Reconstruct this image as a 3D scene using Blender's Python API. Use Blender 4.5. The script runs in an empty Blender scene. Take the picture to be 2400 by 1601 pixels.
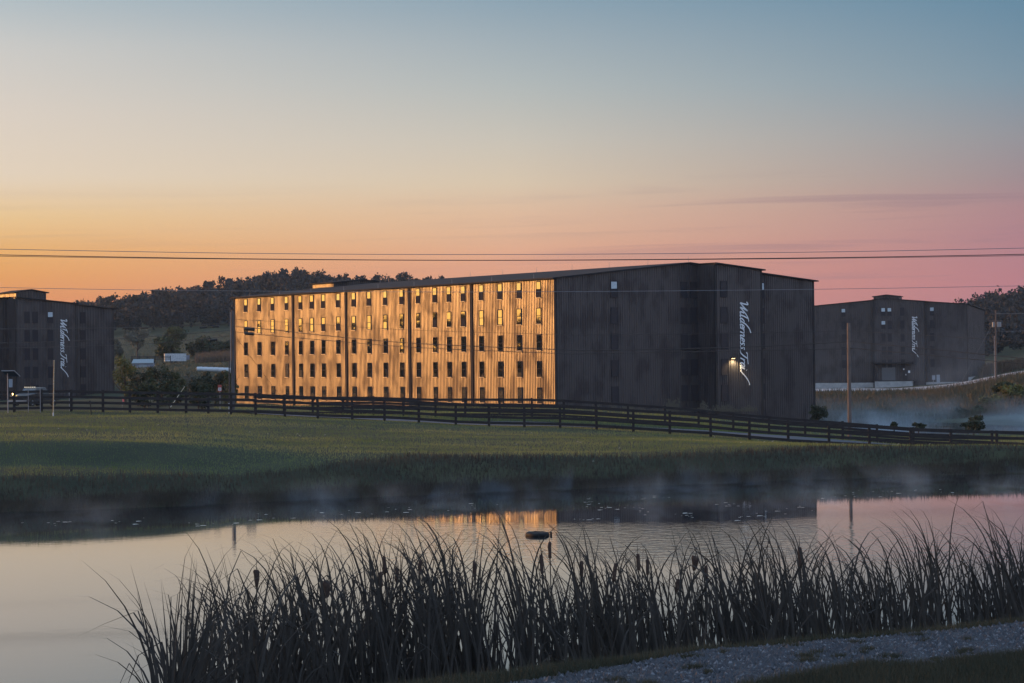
import bpy, math, random
import numpy as np
from mathutils import Vector, Matrix

random.seed(7)
RNG = np.random.default_rng(11)
SC = bpy.context.scene
COL = SC.collection

# ------------------------------------------------------------------ camera
F, CX, CY = 5667.0, 1200.0, 800.5          # focal length and centre of a 2400 x 1601 frame
HC = 4.8                                    # eye height above the pond
PITCH, ROLL = math.atan(44.9 / F), 0.01126
FWD = Vector((0, math.cos(PITCH), math.sin(PITCH)))
UP0 = Vector((0, -math.sin(PITCH), math.cos(PITCH)))
RIGHT = Vector((1, 0, 0)) * math.cos(ROLL) - UP0 * math.sin(ROLL)
UP = Vector((1, 0, 0)) * math.sin(ROLL) + UP0 * math.cos(ROLL)
cam_d = bpy.data.cameras.new('camera')
cam_d.sensor_width = 36.0
cam_d.lens = F / 2400 * 36.0
cam_d.clip_start = 0.5
cam_d.clip_end = 6000
cam = bpy.data.objects.new('camera', cam_d)
COL.objects.link(cam)
M = Matrix((RIGHT, UP, -FWD)).transposed().to_4x4()
M.translation = Vector((0, 0, HC))
cam.matrix_world = M
SC.camera = cam


def at(px, py, d):
    """world point on the sight line of a frame position, at depth d"""
    v = RIGHT * ((px - CX) / F) + UP * ((CY - py) / F) + FWD
    return Vector((0, 0, HC)) + v * (d / v.y)


# ------------------------------------------------------------------ light
SUN_AZ, SUN_EL = math.radians(-64), math.radians(5.2)
world = bpy.data.worlds.new('World')
SC.world = world
world.use_nodes = True
wn, wl = world.node_tree.nodes, world.node_tree.links
wn.clear()


def wnode(t, **k):
    n = wn.new(t)
    for a, b in k.items():
        setattr(n, a, b)
    return n


def wmath(op, a, b=None, clamp=False):
    n = wnode('ShaderNodeMath', operation=op, use_clamp=clamp)
    for i, v in enumerate((a, b)):
        if v is None:
            continue
        if isinstance(v, (int, float)):
            n.inputs[i].default_value = v
        else:
            wl.new(v, n.inputs[i])
    return n.outputs[0]


def lin(c):
    return tuple(((x / 255) / 12.92 if x <= 10 else ((x / 255 + .055) / 1.055) ** 2.4) for x in c)


tc = wnode('ShaderNodeTexCoord')
sep = wnode('ShaderNodeSeparateXYZ')
wl.new(tc.outputs['Generated'], sep.inputs[0])
el = wmath('MULTIPLY', wmath('ARCSINE', sep.outputs[2]), 180 / math.pi)
az = wmath('MULTIPLY', wmath('ARCTAN2', sep.outputs[0], sep.outputs[1]), 180 / math.pi)
elc = wmath('MAXIMUM', el, 0.0)
tpar = wmath('SQRT', wmath('DIVIDE', elc, 90.0), clamp=True)


def sky_ramp(stops):
    r = wnode('ShaderNodeValToRGB')
    els = r.color_ramp.elements
    while len(els) > 1:
        els.remove(els[-1])
    for i, (e, c) in enumerate(stops):
        p = math.sqrt(max(e, 0) / 90)
        x = els[0] if i == 0 else els.new(p)
        x.position = p
        x.color = (*c, 1)
    wl.new(tpar, r.inputs[0])
    return r.outputs[0]


ZEN = (.30, .48, .78)
MID = (.36, .52, .76)
R_GLOW = sky_ramp([(0, (3.4, 1.4, .30)), (1.2, (4.4, 2.25, .45)), (2.6, (4.2, 2.4, .62)), (4.5, (2.3, 1.65, .75)),
                   (7.5, (1.25, 1.08, .8)), (14, (.65, .66, .62)), (30, MID), (90, ZEN)])
R_L = sky_ramp([(0, lin((206, 118, 82))), (1.5, lin((218, 132, 78))), (2.1, lin((223, 149, 82))), (2.7, lin((227, 166, 96))), (3.5, lin((227, 190, 140))),
                (4.4, lin((222, 203, 184))), (5.9, lin((214, 201, 191))), (7.4, lin((199, 196, 194))), (8.5, lin((172, 183, 191))), (15, (.26, .36, .46)), (30, MID), (90, ZEN)])
R_C = sky_ramp([(0, lin((198, 126, 112))), (1.5, lin((214, 142, 122))), (2.4, lin((220, 157, 132))), (2.9, lin((220, 171, 143))), (3.5, lin((218, 180, 154))),
                (4.2, lin((212, 192, 170))), (5.2, lin((197, 189, 179))), (6.5, lin((173, 179, 181))), (7.5, lin((155, 168, 178))), (8.5, lin((132, 155, 173))), (15, (.17, .30, .42)), (30, MID), (90, ZEN)])
R_R = sky_ramp([(0, lin((156, 104, 124))), (1.7, lin((178, 112, 128))), (2.8, lin((168, 117, 133))), (3.4, lin((166, 122, 134))), (4.1, lin((151, 129, 139))),
                (5.1, lin((139, 138, 149))), (6.4, lin((115, 139, 159))), (8.5, lin((84, 126, 155))), (15, (.13, .26, .42)), (30, MID), (90, ZEN)])
R_B = sky_ramp([(0, (.62, .60, .80)), (4, (.82, .78, .98)), (10, (.84, .94, 1.22)), (25, (.66, .90, 1.28)), (45, (.48, .70, 1.05)), (90, ZEN)])


def wmix(fac, a, b):
    n = wnode('ShaderNodeMix', data_type='RGBA')
    wl.new(fac, n.inputs[0])
    wl.new(a, n.inputs[6])
    wl.new(b, n.inputs[7])
    return n.outputs[2]


def wrange(v, a, b, smooth=True):
    n = wnode('ShaderNodeMapRange', interpolation_type='SMOOTHSTEP' if smooth else 'LINEAR')
    wl.new(v, n.inputs[0])
    n.inputs[1].default_value, n.inputs[2].default_value = a, b
    n.inputs[3].default_value, n.inputs[4].default_value = 0, 1
    return n.outputs[0]


c = wmix(wrange(az, -12.5, 0, False), R_L, R_C)
c = wmix(wrange(az, 0, 12, False), c, R_R)
c = wmix(wrange(az, 14, 100), c, R_B)
c = wmix(wrange(az, -16, -58), c, R_GLOW)
c = wmix(wrange(az, -80, -140), c, R_B)
# thin streaks of cloud low in the sky
comb = wnode('ShaderNodeCombineXYZ')
wl.new(wmath('MULTIPLY', az, 0.055), comb.inputs[0])
wl.new(wmath('ADD', wmath('MULTIPLY', el, 1.7), wmath('MULTIPLY', az, -0.02)), comb.inputs[1])
nz = wnode('ShaderNodeTexNoise')
nz.inputs['Scale'].default_value = 1.9
nz.inputs['Detail'].default_value = 5
nz.inputs['Roughness'].default_value = .55
nz.inputs['Distortion'].default_value = .6
wl.new(comb.outputs[0], nz.inputs['Vector'])
streak = wrange(nz.outputs[0], .50, .68)
band = wmath('MULTIPLY', wrange(el, 1.2, 2.4), wmath('SUBTRACT', 1.0, wrange(el, 3.4, 4.6)))
cf = wmath('MULTIPLY', wmath('MULTIPLY', streak, band), wmath('ADD', .10, wmath('MULTIPLY', wrange(az, -2, 10), .42)))
cl = wnode('ShaderNodeRGB')
cl.outputs[0].default_value = (*lin((138, 108, 128)), 1)
c = wmix(cf, c, cl.outputs[0])
bg = wnode('ShaderNodeBackground')
wl.new(c, bg.inputs[0])
bg.inputs[1].default_value = 0.96
nish = wnode('ShaderNodeTexSky', sky_type='NISHITA', sun_disc=False)
nish.sun_elevation = SUN_EL
nish.sun_rotation = SUN_AZ
bg2 = wnode('ShaderNodeBackground')
wl.new(nish.outputs[0], bg2.inputs[0])
bg2.inputs[1].default_value = 0.02
addn = wnode('ShaderNodeAddShader')
wl.new(bg.outputs[0], addn.inputs[0])
wl.new(bg2.outputs[0], addn.inputs[1])
wo = wnode('ShaderNodeOutputWorld')
wl.new(addn.outputs[0], wo.inputs[0])

sd = bpy.data.lights.new('sun', 'SUN')
sd.energy = 4.6
sd.angle = math.radians(2.0)
sd.color = (1.0, .43, .12)
sun = bpy.data.objects.new('sun', sd)
COL.objects.link(sun)
sun_dir = Vector((math.sin(SUN_AZ) * math.cos(SUN_EL), math.cos(SUN_AZ) * math.cos(SUN_EL), math.sin(SUN_EL)))
sun.rotation_euler = sun_dir.to_track_quat('Z', 'Y').to_euler()

SC.view_settings.view_transform = 'Standard'
SC.view_settings.look = 'None'
SC.view_settings.exposure = 0
SC.view_settings.gamma = 1
SC.render.engine = 'CYCLES'
SC.cycles.max_bounces = 6
SC.cycles.transparent_max_bounces = 16
SC.cycles.volume_bounces = 1
SC.cycles.volume_step_rate = 1.0
SC.cycles.volume_max_steps = 96
SC.cycles.use_denoising = True
SC.cycles.caustics_reflective = False
SC.cycles.caustics_refractive = False


# ------------------------------------------------------------------ materials
def mat(name, col, rough=.7, metal=0.0, spec=.5, var=None, bump=None, ior=None, emit=None, stretch=(1, 1, 1), coords='Object'):
    m = bpy.data.materials.new(name)
    m.use_nodes = True
    nt = m.node_tree
    b = nt.nodes['Principled BSDF']
    b.inputs['Base Color'].default_value = (*col, 1)
    b.inputs['Roughness'].default_value = rough
    b.inputs['Metallic'].default_value = metal
    b.inputs['Specular IOR Level'].default_value = spec
    if ior:
        b.inputs['IOR'].default_value = ior
    if emit:
        b.inputs['Emission Color'].default_value = (*emit[0], 1)
        b.inputs['Emission Strength'].default_value = emit[1]
    if var or bump:
        t = nt.nodes.new('ShaderNodeTexCoord')
        mp = nt.nodes.new('ShaderNodeMapping')
        mp.inputs['Scale'].default_value = stretch
        nt.links.new(t.outputs[coords], mp.inputs[0])
    if var:                                   # var = (scale, other colour, lo, hi[, detail])
        n = nt.nodes.new('ShaderNodeTexNoise')
        n.inputs['Scale'].default_value = var[0]
        n.inputs['Detail'].default_value = var[4] if len(var) > 4 else 5
        nt.links.new(mp.outputs[0], n.inputs['Vector'])
        r = nt.nodes.new('ShaderNodeMapRange')
        r.inputs[1].default_value, r.inputs[2].default_value = var[2], var[3]
        nt.links.new(n.outputs[0], r.inputs[0])
        x = nt.nodes.new('ShaderNodeMix')
        x.data_type = 'RGBA'
        x.inputs[6].default_value = (*col, 1)
        x.inputs[7].default_value = (*var[1], 1)
        nt.links.new(r.outputs[0], x.inputs[0])
        nt.links.new(x.outputs[2], b.inputs['Base Color'])
    if bump:                                  # (scale, strength, distance)
        n = nt.nodes.new('ShaderNodeTexNoise')
        n.inputs['Scale'].default_value = bump[0]
        n.inputs['Detail'].default_value = 4
        nt.links.new(mp.outputs[0], n.inputs['Vector'])
        bp = nt.nodes.new('ShaderNodeBump')
        bp.inputs['Strength'].default_value = bump[1]
        bp.inputs['Distance'].default_value = bump[2]
        nt.links.new(n.outputs[0], bp.inputs['Height'])
        nt.links.new(bp.outputs[0], b.inputs['Normal'])
    return m


def wall_material():
    """black painted ribbed steel: every rib has weathered its own way, rusty stains run down in patches"""
    m = mat('black_steel', (.048, .045, .050), .42, spec=.45)
    nt = m.node_tree
    b = nt.nodes['Principled BSDF']
    t = nt.nodes.new('ShaderNodeTexCoord')

    def noise(stretch, scale, detail, lo, hi):
        mp = nt.nodes.new('ShaderNodeMapping')
        mp.inputs['Scale'].default_value = stretch
        nt.links.new(t.outputs['Object'], mp.inputs[0])
        n = nt.nodes.new('ShaderNodeTexNoise')
        n.inputs['Scale'].default_value = scale
        n.inputs['Detail'].default_value = detail
        n.inputs['Roughness'].default_value = .6
        nt.links.new(mp.outputs[0], n.inputs['Vector'])
        r = nt.nodes.new('ShaderNodeMapRange')
        r.inputs[1].default_value, r.inputs[2].default_value = lo, hi
        nt.links.new(n.outputs[0], r.inputs[0])
        return r.outputs[0]

    def fm(op, a, c_):
        k = nt.nodes.new('ShaderNodeMath')
        k.operation = op
        for q_, v_ in enumerate((a, c_)):
            if isinstance(v_, (int, float)):
                k.inputs[q_].default_value = v_
            else:
                nt.links.new(v_, k.inputs[q_])
        return k.outputs[0]

    def cm(fac, a, c_):
        x = nt.nodes.new('ShaderNodeMix')
        x.data_type = 'RGBA'
        x.inputs[6].default_value = (*a, 1)
        x.inputs[7].default_value = (*c_, 1)
        nt.links.new(fac, x.inputs[0])
        return x.outputs[2]
    rib = noise((1, 1, .05), 2.6, 2, .25, .75)
    stain = noise((1, 1, .50), .60, 6, .46, .60)
    streak = noise((1, 1, .10), 1.6, 5, .45, .7)
    rust = fm('MAXIMUM', stain, fm('MULTIPLY', streak, .25))
    nt.links.new(cm(rust, (.025, .0255, .033), (.0255, .0255, .032)), b.inputs['Base Color'])
    nt.links.new(fm('ADD', fm('ADD', .35, fm('MULTIPLY', rib, .10)), fm('MULTIPLY', rust, .07)), b.inputs['Roughness'])
    nt.links.new(fm('SUBTRACT', .56, fm('MULTIPLY', rust, .24)), b.inputs['Specular IOR Level'])
    nt.links.new(cm(fm('MAXIMUM', rust, fm('MULTIPLY', rib, .6)), (1.0, .96, .88), (1.0, .84, .70)), b.inputs['Specular Tint'])
    return m


MT = {}
MT['steel'] = wall_material()
MT['trim'] = mat('black_trim', (.034, .032, .034), .85, spec=.1)
MT['roof'] = mat('dark_roof', (.019, .020, .024), .85, spec=.12, var=(.4, (.027, .028, .031), .4, .7))
MT['frame'] = mat('window_frame', (.032, .031, .037), .9, spec=.08)
MT['sill'] = mat('pale_sill', (.20, .18, .16), .5)
MT['glass'] = mat('window_glass', (.010, .011, .013), .02, spec=.5, ior=2.6, bump=(1.6, .012, .02), coords='Object')
MT['dimglass'] = mat('dim_glass', (.031, .030, .036), .2, spec=.5, ior=1.2)
MT['screen'] = mat('insect_screen', (.033, .032, .038), .95, spec=.03)
MT['blind'] = mat('pale_blind', (.42, .50, .56), .6, var=(6, (.32, .38, .43), .4, .7))
MT['white'] = mat('white_letter_paint', (.62, .66, .70), .6)
MT['concrete'] = mat('concrete', (.34, .35, .36), .85, var=(1.2, (.24, .25, .26), .35, .7), bump=(6, .3, .02))
MT['asphalt'] = mat('road_asphalt', (.058, .064, .078), .85, var=(.8, (.045, .05, .06), .35, .7), bump=(30, .3, .01))
MT['fence'] = mat('black_fence_wood', (.026, .024, .026), .85, spec=.15, var=(3, (.038, .035, .036), .4, .7), stretch=(1, 1, 6))
MT['pole'] = mat('weathered_pole', (.13, .10, .088), .85, var=(4, (.07, .055, .05), .4, .7), stretch=(4, 4, .5))
MT['dpole'] = mat('dark_pole', (.075, .070, .075), .85, var=(4, (.045, .042, .045), .4, .7), stretch=(4, 4, .5))
MT['wire'] = mat('cable', (.02, .02, .022), .5)
MT['gwire'] = mat('bare_cable', (.16, .17, .19), .45)
MT['closure'] = mat('black_plastic', (.015, .015, .016), .5)
MT['galv'] = mat('galvanised_steel', (.22, .23, .25), .55, metal=.3)
MT['marker'] = mat('yellow_marker', (.34, .26, .15), .55, var=(5, (.42, .39, .34), .5, .6), stretch=(1, 1, 3))
MT['red'] = mat('red_paint', (.28, .05, .04), .5)
MT['wpaint'] = mat('white_sheet', (.42, .46, .50), .5, var=(2.2, (.26, .30, .34), .45, .7))
MT['wrap'] = mat('white_bale_wrap', (.50, .54, .58), .35, bump=(5, .5, .05))
MT['shed'] = mat('shed_wall', (.17, .20, .26), .6, var=(1, (.12, .14, .19), .4, .7))
MT['shedroof'] = mat('shed_roof', (.22, .26, .28), .5)
MT['grass'] = mat('ground_turf', (.040, .046, .030), .95, spec=.1, var=(.35, (.058, .062, .036), .4, .65), bump=(9, .8, .05))
MT['blade'] = mat('grass_blade', (.115, .155, .055), .75, spec=.25, var=(.10, (.215, .235, .090), .42, .62), coords='Object')
MT['bankblade_shade'] = mat('bank_weed', (.050, .043, .036), .8, spec=.1, var=(.4, (.070, .060, .046), .42, .62), coords='Object')  # unmown weeds, with the shade of the bank slope darkened into their colour
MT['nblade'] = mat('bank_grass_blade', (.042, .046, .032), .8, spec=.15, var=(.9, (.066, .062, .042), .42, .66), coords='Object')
MT['dry'] = mat('dry_field', (.105, .066, .046), .9, var=(.3, (.07, .06, .035), .4, .7))
MT['gravel'] = mat('gravel_bed', (.030, .032, .038), .9, var=(14, (.050, .052, .060), .4, .65), bump=(45, .9, .03))
MT['stone'] = mat('gravel_stone', (.042, .046, .056), .8, var=(23, (.17, .18, .20), .56, .74, 1))
MT['reed'] = mat('reed_leaf', (.050, .045, .041), .85, spec=.06, var=(1.3, (.072, .060, .050), .56, .7))
MT['head'] = mat('cattail_head', (.058, .042, .037), .95, spec=.05, var=(14, (.085, .060, .050), .45, .65), bump=(60, .8, .01))
MT['pad'] = mat('lily_pad', (.50, .48, .42), .3, spec=.7)  # pale colour stands in for the sky mirrored by the flat leaves
MT['bark'] = mat('bark', (.045, .038, .034), .9)
MT['pad_dark'] = mat('float_plastic', (.012, .013, .015), .75, spec=.2)
MT['body'] = mat('vehicle_paint', (.03, .032, .036), .3, spec=.6)
MT['rubber'] = mat('tyre_rubber', (.015, .015, .015), .8)
MT['lamp'] = mat('lamp_lens', (.9, .8, .6), .3, emit=((1.0, .66, .26), 9))
MT['head_lamp'] = mat('headlamp_lens', (.9, .8, .6), .3, emit=((1.0, .62, .18), 30))
MT['marker_lamp'] = mat('marker_lamp_lens', (.9, .8, .6), .3, emit=((1.0, .85, .6), .7))
MT['solar'] = mat('solar_cell', (.05, .07, .12), .25)
MT['darkgrey'] = mat('grey_cabinet', (.20, .24, .29), .5)


def add_translucency(m, fac):
    nt = m.node_tree
    b = nt.nodes['Principled BSDF']
    out = [n for n in nt.nodes if n.type == 'OUTPUT_MATERIAL'][0]
    tr = nt.nodes.new('ShaderNodeBsdfTranslucent')
    mx = nt.nodes.new('ShaderNodeMixShader')
    mx.inputs[0].default_value = fac
    src = b.inputs['Base Color']
    if src.links:
        nt.links.new(src.links[0].from_socket, tr.inputs[0])
    else:
        tr.inputs[0].default_value = src.default_value
    nt.links.new(b.outputs[0], mx.inputs[1])
    nt.links.new(tr.outputs[0], mx.inputs[2])
    nt.links.new(mx.outputs[0], out.inputs[0])


add_translucency(MT['blade'], .4)


def leaf_mat(name, a, b, scale=.25):
    m = mat(name, a, .75, spec=.2, var=(scale, b, .42, .62))
    return m


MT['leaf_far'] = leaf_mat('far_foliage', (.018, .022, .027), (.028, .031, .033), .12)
MT['leaf_a'] = leaf_mat('foliage_green', (.040, .052, .026), (.090, .095, .040), .5)
MT['leaf_b'] = leaf_mat('foliage_pale', (.085, .090, .075), (.13, .13, .10), .5)
MT['leaf_c'] = leaf_mat('foliage_dark', (.026, .034, .022), (.048, .058, .030), .5)
MT['leaf_d'] = leaf_mat('foliage_yellow', (.07, .075, .026), (.16, .145, .045), .6)


# ------------------------------------------------------------------ mesh helpers
def link(o, parent=None):
    COL.objects.link(o)
    if parent is not None:
        o.parent = parent
    return o


def tag(o, label=None, cat=None, group=None, kind=None):
    for k, v in (('label', label), ('category', cat), ('group', group), ('kind', kind)):
        if v:
            o[k] = v
    return o


def empty(name, loc=(0, 0, 0), rz=0.0):
    o = bpy.data.objects.new(name, None)
    o.empty_display_size = .3
    COL.objects.link(o)
    o.location = loc
    o.rotation_euler = (0, 0, rz)
    return o


class MB:
    def __init__(s):
        s.v, s.f, s.smooth = [], [], False

    def add(s, vs, fs):
        n = len(s.v)
        s.v += [tuple(p) for p in vs]
        s.f += [tuple(i + n for i in q) for q in fs]
        return s

    def box(s, x0, x1, y0, y1, z0, z1):
        return s.add([(x0, y0, z0), (x1, y0, z0), (x1, y1, z0), (x0, y1, z0), (x0, y0, z1), (x1, y0, z1), (x1, y1, z1), (x0, y1, z1)],
                     [(0, 3, 2, 1), (4, 5, 6, 7), (0, 1, 5, 4), (1, 2, 6, 5), (2, 3, 7, 6), (3, 0, 4, 7)])

    def beam(s, a, b, w, h, up=Vector((0, 0, 1))):
        a, b = Vector(a), Vector(b)
        d = (b - a).normalized()
        side = d.cross(up)
        if side.length < 1e-4:
            side = d.cross(Vector((0, 1, 0)))
        side.normalize()
        u = side.cross(d)
        vs = []
        for p in (a, b):
            for i, j in ((-1, -1), (1, -1), (1, 1), (-1, 1)):
                vs.append(p + side * (w / 2 * i) + u * (h / 2 * j))
        return s.add(vs, [(0, 1, 2, 3), (7, 6, 5, 4), (0, 4, 5, 1), (1, 5, 6, 2), (2, 6, 7, 3), (3, 7, 4, 0)])

    def tube(s, pts, rads, n=8, cap=True):
        pts = [Vector(p) for p in pts]
        if isinstance(rads, (int, float)):
            rads = [rads] * len(pts)
        vs, fs = [], []
        for i, p in enumerate(pts):
            d = (pts[min(i + 1, len(pts) - 1)] - pts[max(i - 1, 0)]).normalized()
            ref = Vector((0, 0, 1)) if abs(d.z) < .9 else Vector((1, 0, 0))
            a = d.cross(ref).normalized()
            b = d.cross(a)
            for k in range(n):
                t = 2 * math.pi * k / n
                vs.append(p + (a * math.cos(t) + b * math.sin(t)) * rads[i])
        for i in range(len(pts) - 1):
            for k in range(n):
                k2 = (k + 1) % n
                fs.append((i * n + k, i * n + k2, (i + 1) * n + k2, (i + 1) * n + k))
        if cap:
            fs.append(tuple(range(n - 1, -1, -1)))
            fs.append(tuple((len(pts) - 1) * n + k for k in range(n)))
        s.smooth = True
        return s.add(vs, fs)

    def mesh(s, name, m):
        me = bpy.data.meshes.new(name)
        me.from_pydata(s.v, [], s.f)
        if m is not None:
            me.materials.append(m)
        if s.smooth:
            me.polygons.foreach_set('use_smooth', [True] * len(me.polygons))
            me.set_sharp_from_angle(angle=math.radians(40))
        me.update()
        return me

    def build(s, name, m, parent=None):
        return link(bpy.data.objects.new(name, s.mesh(name, m)), parent)


def array_mesh(name, P, m):
    """P: (n, k, 3) array of n separate k-gons"""
    n, k, _ = P.shape
    me = bpy.data.meshes.new(name)
    me.vertices.add(n * k)
    me.vertices.foreach_set('co', np.ascontiguousarray(P, dtype=np.float32).ravel())
    me.loops.add(n * k)
    me.loops.foreach_set('vertex_index', np.arange(n * k, dtype=np.int32))
    me.polygons.add(n)
    me.polygons.foreach_set('loop_start', np.arange(0, n * k, k, dtype=np.int32))
    me.polygons.foreach_set('loop_total', np.full(n, k, dtype=np.int32))
    me.materials.append(m)
    me.update(calc_edges=True)
    return me


def copy_tree(o, parent=None):
    c = o.copy()
    COL.objects.link(c)
    if parent is not None:
        c.parent = parent
    for ch in list(o.children):
        copy_tree(ch, c)
    return c


# ------------------------------------------------------------------ terrain
def near(edge, shore):
    return [(2, 3.1), (edge - .35, 3.1), (edge, 3.07), (edge + 1.5, 2.75), (edge * .45 + shore * .55, 1.0), (shore, -.02), (shore + 5, -.8)]


def zz(x, y, d):
    return at(x, y, d).z


COLS = {
    -14000: [(2, 3.1), (30, 2.5), (80, 2.2), (140, 2.3), (400, 2), (1000, 14), (2500, 16)],
    -7000: [(2, 3.1), (30, 2.4), (80, 2.1), (140, 2.2), (400, 2), (1000, 14), (2500, 16)],
    -4200: near(11.5, 17) + [(60, -.8), (80, 0), (84, .99), (91, 1.9), (140, 2.1), (230, 1.4), (400, 1), (600, 4), (1000, 14), (2500, 16)],
    -700: near(11.5, 18) + [(66, -.8), (79, 0), (83, .99), (87.3, 1.15), (90.8, 2.0), (140, 2.15), (230, 1.4), (373, -.4), (450, .5), (600, 4), (1000, 16), (2500, 18)],
    100: near(11.6, 19) + [(70, -.8), (80, 0), (84, .99), (88.3, 1.15), (91.8, 2.02), (115, 2.05), (140, 2.08), (150, 1.9), (180, 1.5), (230, 1.0),
                           (300, .2), (373, -.6), (450, .5), (600, 5), (800, 12), (1000, 20), (1150, 25), (2500, 26)],
    400: near(12.0, 25) + [(70, -.8), (81.5, 0), (85.5, .95), (89.3, 1.08), (92.5, 1.78), (115, 1.95), (139, 2.0), (150, 1.8), (200, 1.0), (260, .5),
                           (330, .8), (430, 3.2), (520, 3.8), (620, 5.0), (700, 8), (800, 14), (950, 25), (1100, 31), (2500, 30)],
    550: near(12.3, 30) + [(70, -.8), (83.2, 0), (87, .82), (90.6, .95), (93.5, 1.47), (115, 1.75), (138, 1.9), (150, 1.7), (178, 1.2), (230, .5),
                           (308, -.3), (400, 2), (520, 4.5), (620, 6), (800, 15), (1000, 30), (1100, 35), (2500, 32)],
    690: near(12.5, 31.5) + [(72, -.8), (84.5, 0), (88, .8), (90.5, 1.1), (93.8, 1.3), (115, 1.55), (137, 1.7), (150, 1.5), (200, .7), (290, -.3),
                             (400, 1), (620, 6), (900, 22), (1000, 33), (1100, 40), (2500, 36)],
    850: near(12.75, 32.5) + [(73, -.8), (86, 0), (89.5, .85), (93.9, 1.2), (115, 1.4), (136, 1.5), (145, 1.4), (150, 1.5), (200, .6), (280, -.25),
                              (400, .5), (620, 5), (900, 19), (1000, 29), (1100, 34), (2500, 32)],
    950: near(12.9, 33) + [(75, -.8), (87, 0), (91, .9), (94.2, 1.15), (115, 1.3), (136, 1.4), (145, 1.3), (150, 1.4), (200, .6), (270, -.2),
                           (400, 0), (620, 4), (900, 18), (1000, 30), (1100, 37), (2500, 32)],
    1060: near(13.1, 33) + [(75, -.8), (88, 0), (91.5, .85), (94.5, 1.1), (115, 1.2), (135, 1.25), (140, 1.15), (145, 1.2), (150, 1.3), (200, .5),
                            (260, -.2), (400, -.3), (620, 3), (900, 17), (1000, 28), (1100, 33), (2500, 28)],
    1300: near(13.5, 33.5) + [(76, -.8), (90, 0), (93, .75), (94.9, 1.03), (115, 1.08), (134, 1.05), (139, 1.0), (145, 1.03), (150, 1.2), (200, .4),
                              (248, -.2), (300, -.8), (400, -1), (700, 2), (1100, 18), (2500, 18)],
    1620: near(14.2, 34) + [(78, -.8), (92.5, 0), (95.5, .8), (97.5, 1.05), (115, .95), (132, .55), (138, .42), (144, .5), (149, .55), (200, -.2),
                            (250, -1), (300, -2), (400, -2), (700, 1), (1100, 12), (2500, 12)],
    1907: near(14.8, 34.5) + [(80, -.8), (95, 0), (98, .85), (100.5, 1.07), (115, .6), (130, .05), (136, -.1), (143, -.02), (148, -.15), (170, -.7),
                              (220, -1.8), (262, -2.6), (280, -3.6), (300, -4.5), (326, -4.5), (336, -3.8), (400, -2.6), (465, -1.9), (512, -1.9), (600, -1), (1100, 10), (2500, 10)],
    2100: near(15.2, 35) + [(82, -.8), (96.5, 0), (99, .8), (100.9, 1.03), (115, .45), (129, -.25), (136, -.4), (143, -.5), (148, -.7), (180, -1.4),
                            (230, -2.8), (258, -3.8), (266, -4.6), (324, -4.6), (334, -3.8), (400, -2.5), (465, -1.8), (505, -1.9), (600, -1), (800, 3), (1000, 11), (2500, 11)],
    2250: near(15.5, 35.5) + [(83, -.8), (97.5, 0), (100, .8), (101, 1.0), (115, .35), (128, -.42), (136, -.55), (143, -.7), (148, -.95), (190, -1.9),
                              (240, -3.2), (258, -3.9), (266, -4.6), (318, -4.6), (330, -3.8), (380, -2), (465, -1.1), (511, -.9), (600, 1), (800, 9), (1000, 20), (2500, 20)],
    2400: near(15.85, 36) + [(84, -.8), (98.5, 0), (100, .75), (101.3, .98), (115, .3), (128, -.55), (136, -.7), (148, -1.1), (200, -2.2),
                             (240, -3.3), (258, -4.0), (266, -4.6), (306, -4.6), (320, -3.8), (345, -2.2), (385, .7), (440, 1.2), (511, 1.6), (600, 3), (800, 12), (1000, 25), (2500, 25)],
    3100: near(16.5, 37) + [(88, -.8), (102, 0), (105, 1.0), (128, -.6), (148, -1.1), (200, -2.2), (240, -3), (258, -4.0), (266, -4.6), (290, -4.6), (300, -3), (345, 1), (440, 4), (600, 8), (1000, 28), (2500, 28)],
    5200: near(17, 38) + [(90, -.8), (104, 0), (107, 1.0), (128, .6), (200, 0), (258, -1), (345, 2), (600, 8), (1000, 24), (2500, 24)],
}
for _k in COLS:                                # the far shore drops off quickly under water
    _i = next((i for i, p in enumerate(COLS[_k]) if p[1] == 0 and 60 < p[0] < 110), None)
    if _i:
        COLS[_k].insert(_i, (COLS[_k][_i][0] - .9, -.4))
ROWS = np.concatenate([np.arange(2, 40, .5), np.arange(40, 78, 4), np.arange(78, 106, .4), np.arange(106, 156, 1.5), np.arange(156, 350, 5),
                       np.arange(350, 1200, 20), np.arange(1200, 2501, 130)])
PXS = np.concatenate([np.arange(-14000, -700, 350), np.arange(-700, 3100, 14), np.arange(3100, 5201, 175)]).astype(float)
US = (PXS - CX) / F
ck = sorted(COLS)
prof = np.array([np.interp(ROWS, [p[0] for p in COLS[k]], [p[1] for p in COLS[k]]) for k in ck])
fine = np.arange(-14000, 5201, 20.0)
G = np.array([np.interp(fine, ck, prof[:, j]) for j in range(len(ROWS))])
ker = np.hanning(9)
ker /= ker.sum()
Gp = np.pad(G, ((0, 0), (4, 4)), mode='edge')
G = np.array([np.convolve(r, ker, 'valid') for r in Gp])
ZG = np.array([np.interp(PXS, fine, G[j]) for j in range(len(ROWS))])        # (rows, cols)


def wob(x, y, s):
    return np.sin(x / s + 1.3 * np.sin(y / s * .7)) * np.sin(y / s * 1.13 + .9 * np.sin(x / s * .6))


XG = US[None, :] * ROWS[:, None]
YG = np.repeat(ROWS[:, None], len(US), 1)
amp = np.clip((ROWS - 60) / 200, .0, 1)[:, None] * .22 + .02
ZG = ZG + amp * wob(XG, YG, 6.0) + .03 * wob(XG, YG, 1.7)


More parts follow.
